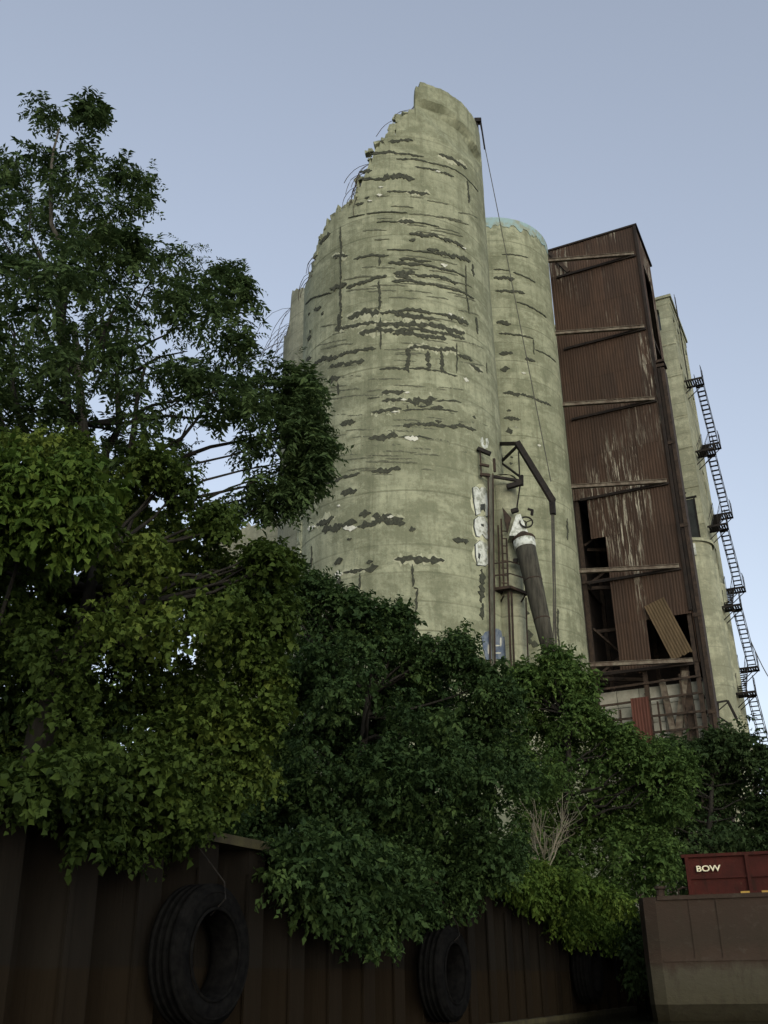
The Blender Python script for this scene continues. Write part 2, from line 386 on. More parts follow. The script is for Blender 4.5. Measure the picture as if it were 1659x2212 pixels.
def stroke(px0, px1, th, c, R, mat, parent, name='mortar_scar', lift=.028, rag=1., seed=None):
    a0, za = cylhit(*px0, c, R); a1, zb = cylhit(*px1, c, R)
    D = math.hypot(c[0], c[1]); sc = (math.cos(PITCH)*(D-R)+math.sin(PITCH)*(za+zb)/2)/FP
    s0, s1 = R*a0, R*(a0+angdiff(a1, a0)); dx, dz = s1-s0, zb-za; L = math.hypot(dx, dz)
    if L < .12: dx, dz, L = .12, 0, .12
    tx, tz = dx/L, dz/L; hw = max(th*.4*sc*.74, .034); sd_ = random.uniform(0, 50)
    vert = abs(tz) > abs(tx); n = int(min(max(L/.075, 6), 56)); vs = []; fs = []
    for i in range(n+1):
        f = i/n; tp = min(1, .15+1.6*min(f, 1-f)*L/max(hw*2.5, .3)); tp = min(tp, 1)
        up_ = hw*tp*(.9+rag*(.6*nz(f*L*2.3, sd_)+.35*nz(f*L*7, sd_)+.5*random.uniform(-1, 1))); dn = hw*tp*(.9+rag*(.6*nz(f*L*2.6, sd_+9)+.35*nz(f*L*6, sd_+4)+.5*random.uniform(-1, 1)))
        wv = hw*.7*nz(f*L*.9, sd_+3)
        for off, l_ in ((max(up_, .012)+wv, lift), (-max(dn, .012)+wv, lift), (max(up_, .012)*1.08+wv, -.03), (-max(dn, .012)*1.08+wv, -.03)):
            s = s0+dx*f-tz*off; z = za+dz*f+tx*off; r = R+l_
            if l_ > 0: r += random.uniform(-.008, .008)
            vs.append((c[0]+r*math.cos(s/R), c[1]+r*math.sin(s/R), z))
    for i in range(n):
        p = 4*i; q = p+4
        fs += [(p, q, q+1, p+1), (p+2, q+2, q, p), (p+1, q+1, q+3, p+3)]
    fs += [(0, 1, 3, 2), (4*n, 4*n+2, 4*n+3, 4*n+1)]
    b_ = MB(); b_.add(vs, fs); return b_.build(name, mat, parent)
def blob(pxs, c, R, mat, parent, name, lift=.02, rag=.0):
    pts = [cylhit(u, v, c, R) for u, v in pxs]; n = len(pts); a0 = pts[0][0]
    P = [(R*(a0+angdiff(a, a0)), z) for a, z in pts]; cx = sum(p[0] for p in P)/n; cz = sum(p[1] for p in P)/n
    vs = []; fs = []
    for k, fr in enumerate((1.0, .55)):
        for i in range(n*3):
            j = i//3; f = (i % 3)/3; p, q = P[j], P[(j+1) % n]; s = p[0]+(q[0]-p[0])*f; z = p[1]+(q[1]-p[1])*f
            j_ = 1+rag*random.uniform(-1, 1) if k == 0 else 1
            s = cx+(s-cx)*fr*j_; z = cz+(z-cz)*fr*j_; r = R+lift
            vs.append((c[0]+r*math.cos(s/R), c[1]+r*math.sin(s/R), z))
    N = n*3
    for i in range(N): vs.append((c[0]+(R-.02)*math.cos(math.atan2(vs[i][1]-c[1], vs[i][0]-c[0])), c[1]+(R-.02)*math.sin(math.atan2(vs[i][1]-c[1], vs[i][0]-c[0])), vs[i][2]))
    for i in range(N):
        j = (i+1) % N; fs += [(i, j, N+j, N+i), (2*N+i, 2*N+j, j, i)]
    fs.append(tuple(N+i for i in range(N)))
    b_ = MB(); b_.add(vs, fs); return b_.build(name, mat, parent)

# ---- the broken front silo
az1, D1 = math.radians(1.13), 43.1; C1 = np.array([D1*math.sin(az1), D1*math.cos(az1)]); R1 = D1*math.sin(math.radians(6.36)); H1 = 42.9
brk = [(897, 193), (896, 238), (879, 240), (861, 252), (850, 266), (853, 284), (838, 299), (813, 306), (800, 324), (802, 340), (794, 352), (773, 378), (776, 399), (762, 428), (738, 446), (717, 462), (702, 487), (690, 515), (681, 543), (677, 572), (667, 592), (661, 615), (656, 627)]
bt = sorted([cylhit(u, v, C1, R1) for u, v in brk], key=lambda q: -angdiff(q[0], 0))
acam1 = math.atan2(-C1[1], -C1[0])
BK = sorted([(angdiff(a, acam1), z) for a, z in bt]); BA = [q[0] for q in BK]; BZ = [q[1] for q in BK]   # left is negative (clockwise seen from above)
EDA, EDZ = [], []; _a = -1.7
while _a < 1.2:
    _w = random.choice((.012, .02, .03, .05, .09, .13)); _v = random.uniform(-.42, .30); EDA += [_a, _a+_w*.8]; EDZ += [_v, _v+random.uniform(-.25, .25)]; _a += _w
def h1(a):
    d = angdiff(a, acam1)
    if d >= BA[-1] and d < 2.3: return H1+.05*nz(d*14)+(-.35 if d-BA[-1] < .05 else 0)
    if d >= 2.3: return 30+2*nz(d*9)
    if d < BA[0]: return min(BZ[0], 31)-(BA[0]-d)*1.4+1.3*nz(d*11)+.3*nz(d*60)
    return float(np.interp(d, BA, BZ))+float(np.interp(d, EDA, EDZ))+.05*nz(d*130, 1)
def r1f(a, z):
    d = angdiff(a, acam1); r = 0
    top = H1-.75-1.0*max(0, (d-.05)); bot = H1-2.0-1.9*math.sin(max(0, min(1, (d-BA[-1])/1.2))*math.pi)
    if d > BA[-1]-.03 and d < 1.35 and bot < z < top: r -= .30*min(1, (top-z)/.25)*min(1, (z-bot)/1.0)
    if -1.55 < d < -1.2 and 14 < z < 21 and nz(z*2+d*7, 2) > -.2: r += .06+.05*nz(z*5+d*30)
    return r
s1 = thing('broken_silo', (C1[0], C1[1], GZ), 'tall round concrete silo with jagged broken top and dark mortar scars', 'silo', 'grain silos')
silo_wall('wall', C1, R1, GZ-.4, h1, 'concrete', s1, 640, 110, rfun=r1f)
Z1S = [(640,350,820,350,14),(590,418,740,415,12),(740,415,880,432,10),(730,445,900,462,8),(900,462,1040,500,6),(830,488,960,505,8),(960,510,1040,540,10),(960,422,1110,495,14),(1040,500,1170,620,5),(1115,560,1120,680,10),(530,512,600,508,14),(530,552,660,552,12),(640,550,830,548,22),(680,620,790,620,8),(790,622,910,638,14),(560,655,585,645,22),(510,688,555,680,14),(570,742,790,735,6),(470,762,560,745,5),(625,785,740,782,6),(740,780,830,782,16),(830,785,960,810,5),(315,900,375,850,20),(430,810,430,1100,7),(430,1100,428,1290,9),(425,1280,420,1380,20),(800,845,960,870,16),(960,870,1100,925,14),(800,885,835,882,16),(680,935,820,940,6),(820,942,960,960,6),(895,930,960,938,14),(940,945,1130,1000,18),(745,985,850,995,12),(830,995,920,1000,8),(685,1008,860,1015,12),(860,1015,1060,1060,10),(1060,1060,1110,1085,6),(390,970,470,965,14),(500,985,690,965,10),(636,970,636,1020,10),(715,1058,830,1062,20),(830,1068,1060,1115,12),(725,1080,810,1082,14),(375,1145,460,1130,26),(460,1140,680,1080,14),(240,1230,380,1165,6),(636,1100,640,1260,9),(705,1105,900,1118,12),(900,1120,1150,1200,9),(1105,1020,1108,1190,5),(1140,1010,1150,1080,14),(1110,1190,1125,1280,7),(470,1300,640,1275,24),(640,1275,930,1275,14),(930,1275,1060,1300,10),(720,1288,940,1308,18),(420,1360,635,1330,14),(620,1340,900,1345,22),(900,1345,1100,1385,20),(1000,1285,1120,1340,22),(530,1385,720,1372,18),(720,1372,960,1380,14),(710,1390,1000,1418,16),(960,1380,1100,1420,14),(645,1300,645,1470,6),(285,1555,420,1505,18),(420,1500,620,1470,14),(370,1575,560,1530,18),(795,1465,800,1600,16),(800,1465,1060,1480,16),(897,1480,897,1580,16),(970,1480,975,1600,16),(1055,1440,1055,1600,5),(640,1582,920,1582,10),(920,1585,1060,1615,8),(1060,1500,1140,1530,16),(1130,1555,1195,1600,14),(1162,1300,1170,1390,12),(1215,1545,1218,1600,6),(285,1260,325,1245,14),(325,1280,335,1285,20),(255,1280,265,1275,14),(265,1365,268,1380,14),(250,1420,270,1405,24),(245,1530,275,1510,18),(365,1640,430,1620,24)]
Z2S = [(415,160,418,225,10),(650,213,780,210,16),(575,245,640,242,8),(650,260,770,258,14),(780,258,950,250,30),(940,258,1080,268,8),(595,318,760,308,14),(760,310,1060,318,6),(845,288,900,288,8),(915,295,985,298,14),(785,280,792,305,14),(425,380,510,372,22),(765,388,830,385,20),(830,388,1060,400,14),(1040,385,1160,415,12),(940,365,975,372,16),(580,462,740,455,22),(740,455,920,460,8),(1140,340,1160,350,14),(395,690,535,645,14),(290,725,395,690,10),(595,640,755,632,20),(430,755,520,740,28),(530,865,595,860,36),(300,925,395,890,22),(600,888,770,885,22),(330,955,520,915,30),(520,932,780,915,24),(800,955,835,950,26),(465,1008,490,1005,18),(1035,1005,1120,1020,20),(275,1040,275,1150,10),(395,1130,440,1110,36),(570,1120,605,1118,26),(445,1185,560,1172,14),(560,1170,635,1155,22),(535,1190,535,1270,8),(420,1210,420,1280,24),(720,1112,990,1118,22),(815,1140,820,1260,8),(825,1265,845,1270,10),(842,1270,825,1560,9),(1190,1165,1195,1350,24),(1195,1350,1195,1440,16)]
for zz, LS in ((z1, Z1S), (z2, Z2S)):
    for x0, y0, x1, y1, th in LS:
        if th >= 14 and abs(x1-x0) > 60 and random.random() < .3: stroke(zz(x0-8, y0+random.uniform(-4, 8)), zz(x1+6, y1+random.uniform(-4, 8)), th*1.35+5, C1, R1, 'halo', s1, 'lime_halo', .008)
for x0, y0, x1, y1, th in Z1S: stroke(z1(x0, y0), z1(x1, y1), th, C1, R1, 'patch', s1)
for x0, y0, x1, y1, th in Z2S: stroke(z2(x0, y0), z2(x1, y1), th, C1, R1, 'patch', s1)
for x0, y0, x1, y1, th in [(775,211,802,211,14),(755,257,785,255,12),(775,452,848,456,24),(415,818,430,820,16),(682,888,716,885,18),(445,945,520,940,18),(255,948,295,938,20),(400,1192,442,1188,32),(705,320,745,318,6)]:
    stroke(z2(x0, y0), z2(x1, y1), th, C1, R1, 'white', s1, 'lime_patch', .045)
for x0, y0, x1, y1, th in [(970,1018,1005,1020,16),(1010,1280,1030,1282,14),(1080,1305,1090,1305,10),(625,638,655,636,16),(635,598,660,596,10),(1085,925,1105,930,10),(940,512,968,516,8),(1090,1630,1118,1645,18),(575,670,600,672,10)]:
    stroke(z1(x0, y0), z1(x1, y1), th, C1, R1, 'white', s1, 'lime_patch', .045)
for k in range(9):
    y = 940+k*24; stroke(z2(140+random.uniform(-6, 10), y), z2(205+random.uniform(-8, 14), y+random.uniform(-8, 8)), 34, C1, R1, 'pale', s1, 'spalled_flake', .06)
stroke(z2(180,1180), z2(232,1130), 8, C1, R1, 'patch', s1); stroke(z2(222,1080), z2(232,1135), 8, C1, R1, 'patch', s1)
for k in range(140):
    x = random.uniform(300, 1080); y = random.uniform(700, 2200); wd_ = random.uniform(40, 190)
    if y < 1150 and x < 420+(1150-y)*.45: continue
    mid_ = (x-690)/430; bow = lambda q: -60*(1-((q-690)/430)**2)*(1 if y < 1500 else .6)
    stroke(z1(x, y+bow(x)), z1(x+wd_, y+bow(x+wd_)), random.choice((2.5, 3.5, 5)), C1, R1, 'crack', s1, 'hairline_crack', .012)
for k in range(26):
    x = random.uniform(1270, 1500); y = random.uniform(950, 2500); wd_ = random.uniform(30, 110)
    stroke(z1(x, y), z1(x+wd_, y+wd_*.22), random.choice((2.5, 4)), C2, R2, 'crack', s2_late, 'hairline_crack', .012) if False else None
# twisted bars hanging from the broken edge
def rebars(parent, c, R, starts, n, ln):
    for u, v in starts:
        a, z = cylhit(u, v, c, R)
        for k in range(n):
            p = np.array([c[0]+(R-.1)*math.cos(a), c[1]+(R-.1)*math.sin(a), z-random.uniform(0, .4)])
            d = np.array([-1+random.uniform(-.2, .5), random.uniform(-.3, .3), random.uniform(-.9, .3)]); pts = [p]
            L = ln*random.uniform(.5, 1.3)
            for i in range(6):
                d = d+np.array([random.uniform(-.2, .2), random.uniform(-.2, .2), -.38+random.uniform(-.25, .25)]); d /= np.linalg.norm(d); p = p+d*L/6; pts.append(p)
            MB().tube(pts, .016, 4).build('rebar', 'rusty', parent)
for u, v in brk[1:20]:
    a, z = cylhit(u, v, C1, R1)
    for k in range(random.choice((0, 1, 1, 2))):
        b_ = MB(); sz = random.uniform(.12, .34); ar = a+random.uniform(-.04, .04); p = np.array([C1[0]+(R1-.12)*math.cos(ar), C1[1]+(R1-.12)*math.sin(ar), z+random.uniform(-.3, .06)])
        X_ = np.array([-math.sin(ar), math.cos(ar), random.uniform(-.4, .4)]); Y_ = np.array([math.cos(ar), math.sin(ar), random.uniform(-.3, .3)]); Z_ = np.cross(X_, Y_); b_.box(p, sz*1.3, .26, sz, X_/np.linalg.norm(X_), Y_/np.linalg.norm(Y_), Z_/np.linalg.norm(Z_))
        b_.v = [(x+random.uniform(-.05, .05), y+random.uniform(-.05, .05), z_+random.uniform(-.06, .06)) for x, y, z_ in b_.v]; b_.build('broken_chunk', 'concrete', s1)
rebars(s1, C1, R1, [(862, 252), (800, 340), (775, 385), (778, 400), (684, 545), (676, 580), (895, 225), (792, 360)], 3, 1.7)
# graffiti on the flank of the front silo
def ell(cx, cy, rx, ry, n=12, w=0., s=0.): return [(cx+rx*math.cos(2*math.pi*i/n)*(1+w*nz(i*1.1, s)), cy+ry*math.sin(2*math.pi*i/n)*(1+w*nz(i*1.3, s+2))) for i in range(n)]
def ngon(pxs, c, R, mat, parent, name, lift):
    pts = [cylhit(u, v, c, R) for u, v in pxs]; n = len(pts); b_ = MB()
    b_.add([(c[0]+(R+lift)*math.cos(a), c[1]+(R+lift)*math.sin(a), z) for a, z in pts]+[(c[0]+(R-.03)*math.cos(a), c[1]+(R-.03)*math.sin(a), z) for a, z in pts],
           [tuple(range(n))]+[(i, (i+1) % n, n+(i+1) % n, n+i) for i in range(n)]); return b_.build(name, mat, parent)
def zg(x, y): return 995.4+.12*x, 929+.12*y
LET = [[(215, 1040), (265, 1020), (300, 1040), (330, 1085), (365, 1030), (440, 1045), (465, 1200), (500, 1540), (445, 1555), (420, 1340), (400, 1420), (350, 1410), (325, 1290), (350, 1500), (275, 1530), (235, 1280)],
       [(250, 1610), (320, 1555), (425, 1565), (475, 1700), (495, 1790), (455, 1850), (520, 1965), (440, 1955), (380, 1870), (340, 1925), (280, 1910), (240, 1740)],
       [(262, 2060), (345, 1985), (450, 2040), (485, 2120), (455, 2200), (505, 2390), (430, 2445), (300, 2430), (268, 2250)]]
for L_ in LET:
    cx = sum(p[0] for p in L_)/len(L_); cy = sum(p[1] for p in L_)/len(L_)
    blob([zg(cx+(x-cx)*1.45, cy+(y-cy)*1.12) for x, y in ell(cx, cy, 125, (max(p[1] for p in L_)-min(p[1] for p in L_))/2, 14, .08, cy)], C1, R1, 'pale', s1, 'graffiti_halo', .008)
    ngon([zg(cx+(x-cx)*1.12-4, cy+(y-cy)*1.03+6) for x, y in L_], C1, R1, 'graf_dark', s1, 'graffiti_outline', .018)
    ngon([zg(x, y) for x, y in L_], C1, R1, 'graf_white', s1, 'graffiti_letter', .032)
for L_ in [[(345, 1340), (420, 1330), (425, 1470), (410, 1440), (360, 1440), (350, 1490)], [(350, 1690), (395, 1700), (405, 1745), (365, 1735)], [(310, 2210), (345, 2245), (330, 2330), (300, 2300)]]:
    ngon([zg(x, y) for x, y in L_], C1, R1, 'graf_dark', s1, 'graffiti_mark', .044)
for L_ in [[(340, 180), (380, 130), (400, 190), (395, 260), (430, 290), (455, 240), (440, 160), (470, 150), (495, 230), (470, 320), (420, 340), (370, 290)]]:
    ngon([zg(x, y) for x, y in L_], C1, R1, 'graf_white', s1, 'graffiti_letter', .03)
blob([z2(x, y) for x, y in [(1190, 1530), (1212, 1505), (1235, 1500), (1250, 1488), (1275, 1487), (1295, 1500), (1298, 1530), (1325, 1535), (1335, 1560), (1325, 1600), (1330, 1640), (1300, 1660), (1250, 1650), (1215, 1660), (1200, 1600)]], C1, R1, 'graf_blue', s1, 'graffiti_letter', .03, .03)
for q in [(1245, 1545, 5, 30), (1265, 1580, 22, 4), (1290, 1560, 4, 26), (1225, 1600, 4, 28), (1275, 1620, 18, 4)]:
    blob([z2(x, y) for x, y in ell(*q, 8)], C1, R1, 'white', s1, 'graffiti_mark', .042)

# ---- second, intact silo
az2, D2 = math.radians(7.45), 53.5; C2 = np.array([D2*math.sin(az2), D2*math.cos(az2)]); R2 = D2*math.sin(math.radians(4.08)); H2 = .9+(D2-R2)*math.tan(math.radians(40.4))
s2 = thing('silo', (C2[0], C2[1], GZ), 'intact round concrete silo with pale teal band at its rim', 'silo', 'grain silos')
silo_wall('wall', C2, R2, GZ-.4, lambda a: H2+.04*nz(a*30)+.03*nz(a*80), 'concrete', s2, 160, 90, seed=5)
a2c = math.atan2(-C2[1], -C2[0])
b_ = MB(); vs = []; fs = []; NN = 70
for i in range(NN+1):
    a = a2c-.7+2.6*i/NN; lo = H2-.55-.25*nz(i*.55, 1)-.15*random.random()
    for z, r in ((H2+.03, R2+.035), (lo, R2+.035), (lo, R2-.02)): vs.append((C2[0]+r*math.cos(a), C2[1]+r*math.sin(a), z))
for i in range(NN): p = 3*i; fs += [(p, p+3, p+4, p+1), (p+1, p+4, p+5, p+2)]
b_.add(vs, fs); b_.build('painted_rim', 'teal', s2)
for x0, y0, x1, y1, th in [(1255,1085,1370,1090,14),(1265,1155,1425,1170,10),(1270,1325,1350,1330,16),(1285,1385,1470,1415,6),(1285,1495,1360,1498,14),(1425,1525,1480,1535,14),(1290,1580,1345,1580,20),(1360,1055,1480,1110,6),(1380,1215,1540,1300,6),(1300,960,1440,975,5),(1470,1420,1475,1500,4),(1480,1475,1590,1540,5),(1255,1040,1340,1045,5)]:
    stroke(z1(x0, y0), z1(x1, y1), th, C2, R2, 'patch', s2)
for x0, y0, x1, y1, th in [(1305,210,1400,222,14),(1400,225,1565,285,10),(1310,350,1400,355,14),(1335,400,1345,440,24),(1325,312,1350,314,12),(1340,595,1360,598,16),(1400,1500,1470,1505,40),(1340,1570,1500,1572,24),(1420,1400,1450,1402,16),(1345,560,1362,562,14),(1500,1270,1520,1600,7),(1600,1380,1610,1600,7),(1650,890,1655,1010,9)]:
    stroke(z2(x0, y0), z2(x1, y1), th, C2, R2, 'patch', s2)
for x0, y0, x1, y1, th in [(1405,105,1430,108,10),(1492,500,1510,505,16),(1370,400,1380,402,6)]:
    stroke(z2(x0, y0), z2(x1, y1), th, C2, R2, 'white', s2, 'lime_patch', .045)

# ---- rear silo behind the broken one, and a lower ruined wall
az3, D3 = math.radians(-2.5), 54.; C3 = np.array([D3*math.sin(az3), D3*math.cos(az3)]); R3 = D3*math.sin(math.radians(4.0))
a3c = math.atan2(-C3[1], -C3[0])
B3 = sorted([(angdiff(cylhit(u, v, C3, R3)[0], a3c), cylhit(u, v, C3, R3)[1]) for u, v in [(655, 622), (641, 624), (630, 632), (625, 700), (612, 735), (604, 760)]])
def h3(a):
    d = angdiff(a, a3c)
    if d < B3[0][0] or d > 1.2: return B3[0][1]-6*min(1, abs(d-B3[0][0]))+1.2*nz(d*9)
    return float(np.interp(d, [q[0] for q in B3], [q[1] for q in B3]))+.15*nz(d*90)
s3 = thing('ruined_silo', (C3[0], C3[1], GZ), 'ragged concrete silo stub with curled bars, behind the tallest broken silo', 'silo', 'grain silos')
silo_wall('wall', C3, R3, GZ-.4, h3, 'concrete_rear', s3, 200, 60, seed=2)
rebars(s3, C3, R3, [(628, 660), (622, 712), (612, 735), (606, 750), (626, 690)], 4, 3.0)
rw = thing('ruined_wall', PD(540, 1400, 60)*np.array([1, 1, 0])+UP*GZ, 'low ragged concrete wall seen past the treetops beside ruined silo', 'wall')
pa = PD(440, 1160, 62); pb = PD(620, 1120, 60); N = 26; vs = []
for i in range(N+1):
    f = i/N; p = pa+(pb-pa)*f; ztop = PD(440+180*f, 1158-26*f, 61)[2]+.5*nz(f*14)+.35*(math.floor(f*7) % 2)
    for dy in (0, .4): vs += [(p[0], p[1]+dy, GZ-.3), (p[0], p[1]+dy, ztop)]
fs = []
for i in range(N): p = 4*i; fs += [(p, p+4, p+5, p+1), (p+2, p+3, p+7, p+6), (p+1, p+5, p+7, p+3)]
fs += [(0, 1, 3, 2), (4*N, 4*N+2, 4*N+3, 4*N+1)]
b_ = MB(); b_.add(vs, fs); b_.build('wall_panel', 'concrete_rear', rw)

# ------------------------------------------------------------ corrugated shed (leg house)
SL = np.array([11.11, 54.07, 0]); SW, SD, SH = 5.65, 4.41, 44.41
sh = thing('corrugated_tower', SL+AX*SW/2+BX*SD/2+UP*GZ, 'tall rusty brown corrugated sheet tower torn open near its foot', 'tower')
def SP(a_, b, z): return SL+AX*a_+BX*b+UP*z
def corr_mesh(wd, ht, rag=0.):
    n = int(wd/.075); vs = []; fs = []
    for k in (0, 1):
        for i in range(n+1):
            vs.append((wd*i/n, .010*(1 if i % 2 else -1), (ht if k else 0)+(rag*random.uniform(-1, 0) if rag and not k else 0)))
    for i in range(n): fs.append((i, i+1, n+2+i, n+1+i))
    b_ = MB(); b_.add(vs, fs); return b_.mesh('corrugated_sheet')
def place_sheet(me, p, X, Y, mat, parent, tilt=0., name='corrugated_sheet'):
    o = bpy.data.objects.new(name, me); COL.objects.link(o); o.parent = parent
    if not me.materials: me.materials.append(M[mat])
    mx = Matrix(((X[0], Y[0], 0, p[0]-parent.location.x), (X[1], Y[1], 0, p[1]-parent.location.y), (0, 0, 1, p[2]-parent.location.z), (0, 0, 0, 1)))
    o.matrix_local = mx @ Matrix.Rotation(tilt, 4, 'Y'); return o
girts = [15.89, 21.16, 26.31, 31.7, 36.75, 42.26]; rows = [(GZ+.1, 10.5), (10.5, 15.89), (15.89, 21.16), (21.16, 26.31), (26.31, 31.7), (31.7, 36.75), (36.75, 42.26), (42.26, SH)]
ncol = 7; cw = SW/ncol; cache = {}
def sheet_for(wd, ht, rag=0., mat='corr'):
    key = (round(wd, 2), round(ht, 2), rag, mat)
    if key not in cache: cache[key] = corr_mesh(wd, ht, rag); cache[key].materials.append(M[mat])
    return cache[key]
for r, (za, zb) in enumerate(rows):
    halves = 2 if zb-za > 4 else 1
    for c_ in range(ncol):
        for h_ in range(halves):
            z0 = za+(zb-za)*h_/halves; zc = za+(zb-za)*(h_+1)/halves; zm = (z0+zc)/2
            if r == 0: continue
            if r == 1: continue
            if r == 2 and (c_ < 2 or (c_ > 3 and h_ == 0)): continue
            if r == 3 and c_ < 2 and (h_ == 0 or c_ == 0): continue
            if r == 3 and h_ == 0 and c_ in (4, 5, 6) and False: continue
            yoff = -.055-.012*(c_ % 2)-.02*(h_ % 2); rag = .25 if (r <= 3 and h_ == 0) else 0.
            place_sheet(sheet_for(cw+.06, zc-z0+.12, rag), SP(c_*cw-.02+random.uniform(-.01, .01), yoff, z0-.06), AX, BX, 'corr', sh, random.uniform(-.004, .004))
# remaining loose sheets
place_sheet(sheet_for(.95, 2.7, .05, 'corr_red'), SP(1.95, -.10, 11.6), AX, BX, 'corr_red', sh)
place_sheet(sheet_for(1.0, 2.6, .2), SP(3.2, -.09, 18.5), AX, BX, 'corr', sh)
place_sheet(sheet_for(.8, 1.9, .3), SP(4.85, -.09, 19.2), AX, BX, 'corr', sh)
tpp = PPL(*z4(1140, 992), SP(0, -.3, 0), BX); place_sheet(sheet_for(1.15, 3.3, .1, 'corr_tan'), tpp, AX, BX, 'corr_tan', sh, -.33, 'bent_sheet')
# right side sheets (with tall open slot) and rear, left, roof
for r, (za, zb) in enumerate(rows):
    for k, (b0, b1) in enumerate([(0, 1.1), (1.1, 2.2), (2.2, 3.3), (3.3, SD)]):
        if r in (5, 6) and k in (1, 2): continue
        if r < 2: continue
        me = sheet_for(b1-b0+.04, zb-za+.06, 0, 'corr'); place_sheet(me, SP(SW+.05, b0-.02, za-.03), BX, -AX, 'corr', sh)
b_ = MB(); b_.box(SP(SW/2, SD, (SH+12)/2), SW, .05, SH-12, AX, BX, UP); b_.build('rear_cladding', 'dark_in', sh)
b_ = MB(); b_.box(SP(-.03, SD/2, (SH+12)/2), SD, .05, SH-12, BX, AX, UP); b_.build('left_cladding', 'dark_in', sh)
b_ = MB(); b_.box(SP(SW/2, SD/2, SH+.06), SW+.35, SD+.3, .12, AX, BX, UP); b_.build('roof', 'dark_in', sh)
# frame: posts, girts, floors and braces
def post(a_, b, w=.22, za=GZ-.1, zb=SH, mt='rusty'): MB().bar(SP(a_, b, za), SP(a_, b, zb), w).build('post', mt, sh)
for a_ in (.12, SW*.5, SW-.12):
    post(a_, .16); post(a_, SD-.2)
for z in [6.5, 7.6, 8.6, 9.6, 10.5, 11.5, 12.4, 13.3, 14.1, 15.0]+girts:
    MB().bar(SP(0, .02, z), SP(SW, .02, z+(0 if z in girts else random.uniform(-.1, .1))), .08, .11).build('girt', 'rusty', sh)
    MB().bar(SP(SW-.05, .1, z), SP(SW-.05, SD-.1, z), .10, .16).build('girt', 'rusty', sh)
    MB().bar(SP(.06, .1, z), SP(.06, SD-.1, z), .10, .16).build('girt', 'rusty', sh)
for a_, zz in ((1.3, 5.0), (2.0, 4.0), (3.3, 5.2), (3.9, 3.0), (4.6, 6.5), (5.1, 4.8)):
    MB().bar(SP(a_, .10, GZ), SP(a_, .10, GZ+zz+6.2), .09).build('stud', 'rusty', sh)
for z in (12.6, 15.9, 18.6, 21.2, 23.6):
    MB().bar(SP(.2, 1.2, z), SP(SW*.45, 2.0, z+random.uniform(-.2, .2)), .16, .2).build('inner_beam', 'rusty', sh)
    MB().bar(SP(.2, .5, z), SP(SW*.42, 2.8, z+2.4*random.choice((-1, 1))), .12).build('inner_brace', 'rusty', sh)
for z in (12.9, 14.6): MB().bar(SP(2.6, .6, z), SP(SW-.2, 1.8, z+.5), .12).build('inner_beam', 'rusty', sh)
MB().bar(SP(3.3, .36, 9), SP(4.9, .42, 15.5), .35, .3).build('inner_chute', 'beam', sh)
MB().bar(SP(4.3, .36, 8), SP(3.6, .45, 15.2), .30, .3).build('inner_chute', 'beam', sh)
MB().bar(SP(4.9, .4, 7), SP(4.85, .4, 16), .42, .25).build('inner_chute', 'rusty', sh)
MB().lathe([(.45, 0), (.45, .5), (.12, 1.3)], SP(4.25, 1.6, 10.6), 14).build('hopper', 'rusty', sh)
# long tie beams standing off the sheeting at their left ends
for z in girts:
    b_ = MB(); p = SP(5.4, -.12, z); q = SP(.36, -1.87, z)
    b_.bar(p, q, .09, .20); d = (q-p)/np.linalg.norm(q-p)
    for dz in (.1, -.1): b_.bar(p+UP*dz, q+UP*dz, .20, .025)
    b_.build('tie_beam', 'beam', sh)
    MB().bar(SP(5.5, -.16, z-.16), SP(.4, -.16, z-.12), .08, .15).build('dark_strip', 'dark_in', sh)  # dark strip along the sheeting just below each tie beam
MB().bar(SP(.1, -.14, SH-.2), SP(1.2, -.10, 42.3), .22).build('corner_brace', 'rusty', sh)
MB().bar(SP(SW+.02, -.10, 18.6), SP(SW+.02, -.10, SH-.05), .16, .16).build('corner_trim', 'dark_in', sh)
# block wall behind the torn foot
bw = thing('block_wall', SP(SW/2, .8, GZ), 'pale block wall behind the torn foot of the rusty tower', 'wall')
bh, bl = .95, 1.2
bm_ = MB().box((0, 0, 0), bl-.03, .3, bh-.03).mesh('block')
for r in range(13):
    for c_ in range(5):
        o = place_sheet(bm_, SP(.5+c_*bl, .78, GZ+bh*(r+.5)), AX, BX, 'block', bw, 0, 'block')
MB().box(SP(.5+2*bl, .95, GZ+bh*6.5), 5*bl-.02, .2, bh*13, AX, BX, UP).build('mortar', 'block', bw)
for q in [(3.1, 9.2, .55), (3.9, 10.6, .4)]:
    b_ = MB(); cc = SP(q[0], .60, q[1]); b_.tube([cc+AX*q[2]*.7*math.cos(t)+UP*q[2]*1.3*math.sin(t) for t in np.linspace(.6, 5.6, 14)], .06, 5); b_.build('graffiti_curve', 'graf_pink', bw)
# enclosed casing running down the right side of the shed
cs = thing('elevator_casing', SP(SW+.3, .6, GZ), 'narrow dark rusted casing standing against the corrugated tower flank', 'casing')
zt = PPL(1425, 803, SP(SW+.5, 1.2, 0), BX)[2]
MB().box(SP(SW+.19, .6, (zt+GZ)/2), .18, .8, zt-GZ, AX, BX, UP).build('casing_box', 'dark_in', cs)
MB().box(SP(SW+.40, .6, (zt+GZ)/2-.2), .21, .9, zt-GZ-.4, AX, BX, UP).build('guide_rail', 'rusty', cs)
MB().box(SP(SW+.31, .6, zt+.08), .5, 1.05, .16, AX, BX, UP).build('casing_cap', 'rusty', cs)
for z in np.arange(8, zt, 5.2): MB().box(SP(SW+.30, .16, z), .44, .07, .2, AX, BX, UP).build('strap', 'rusty', cs)

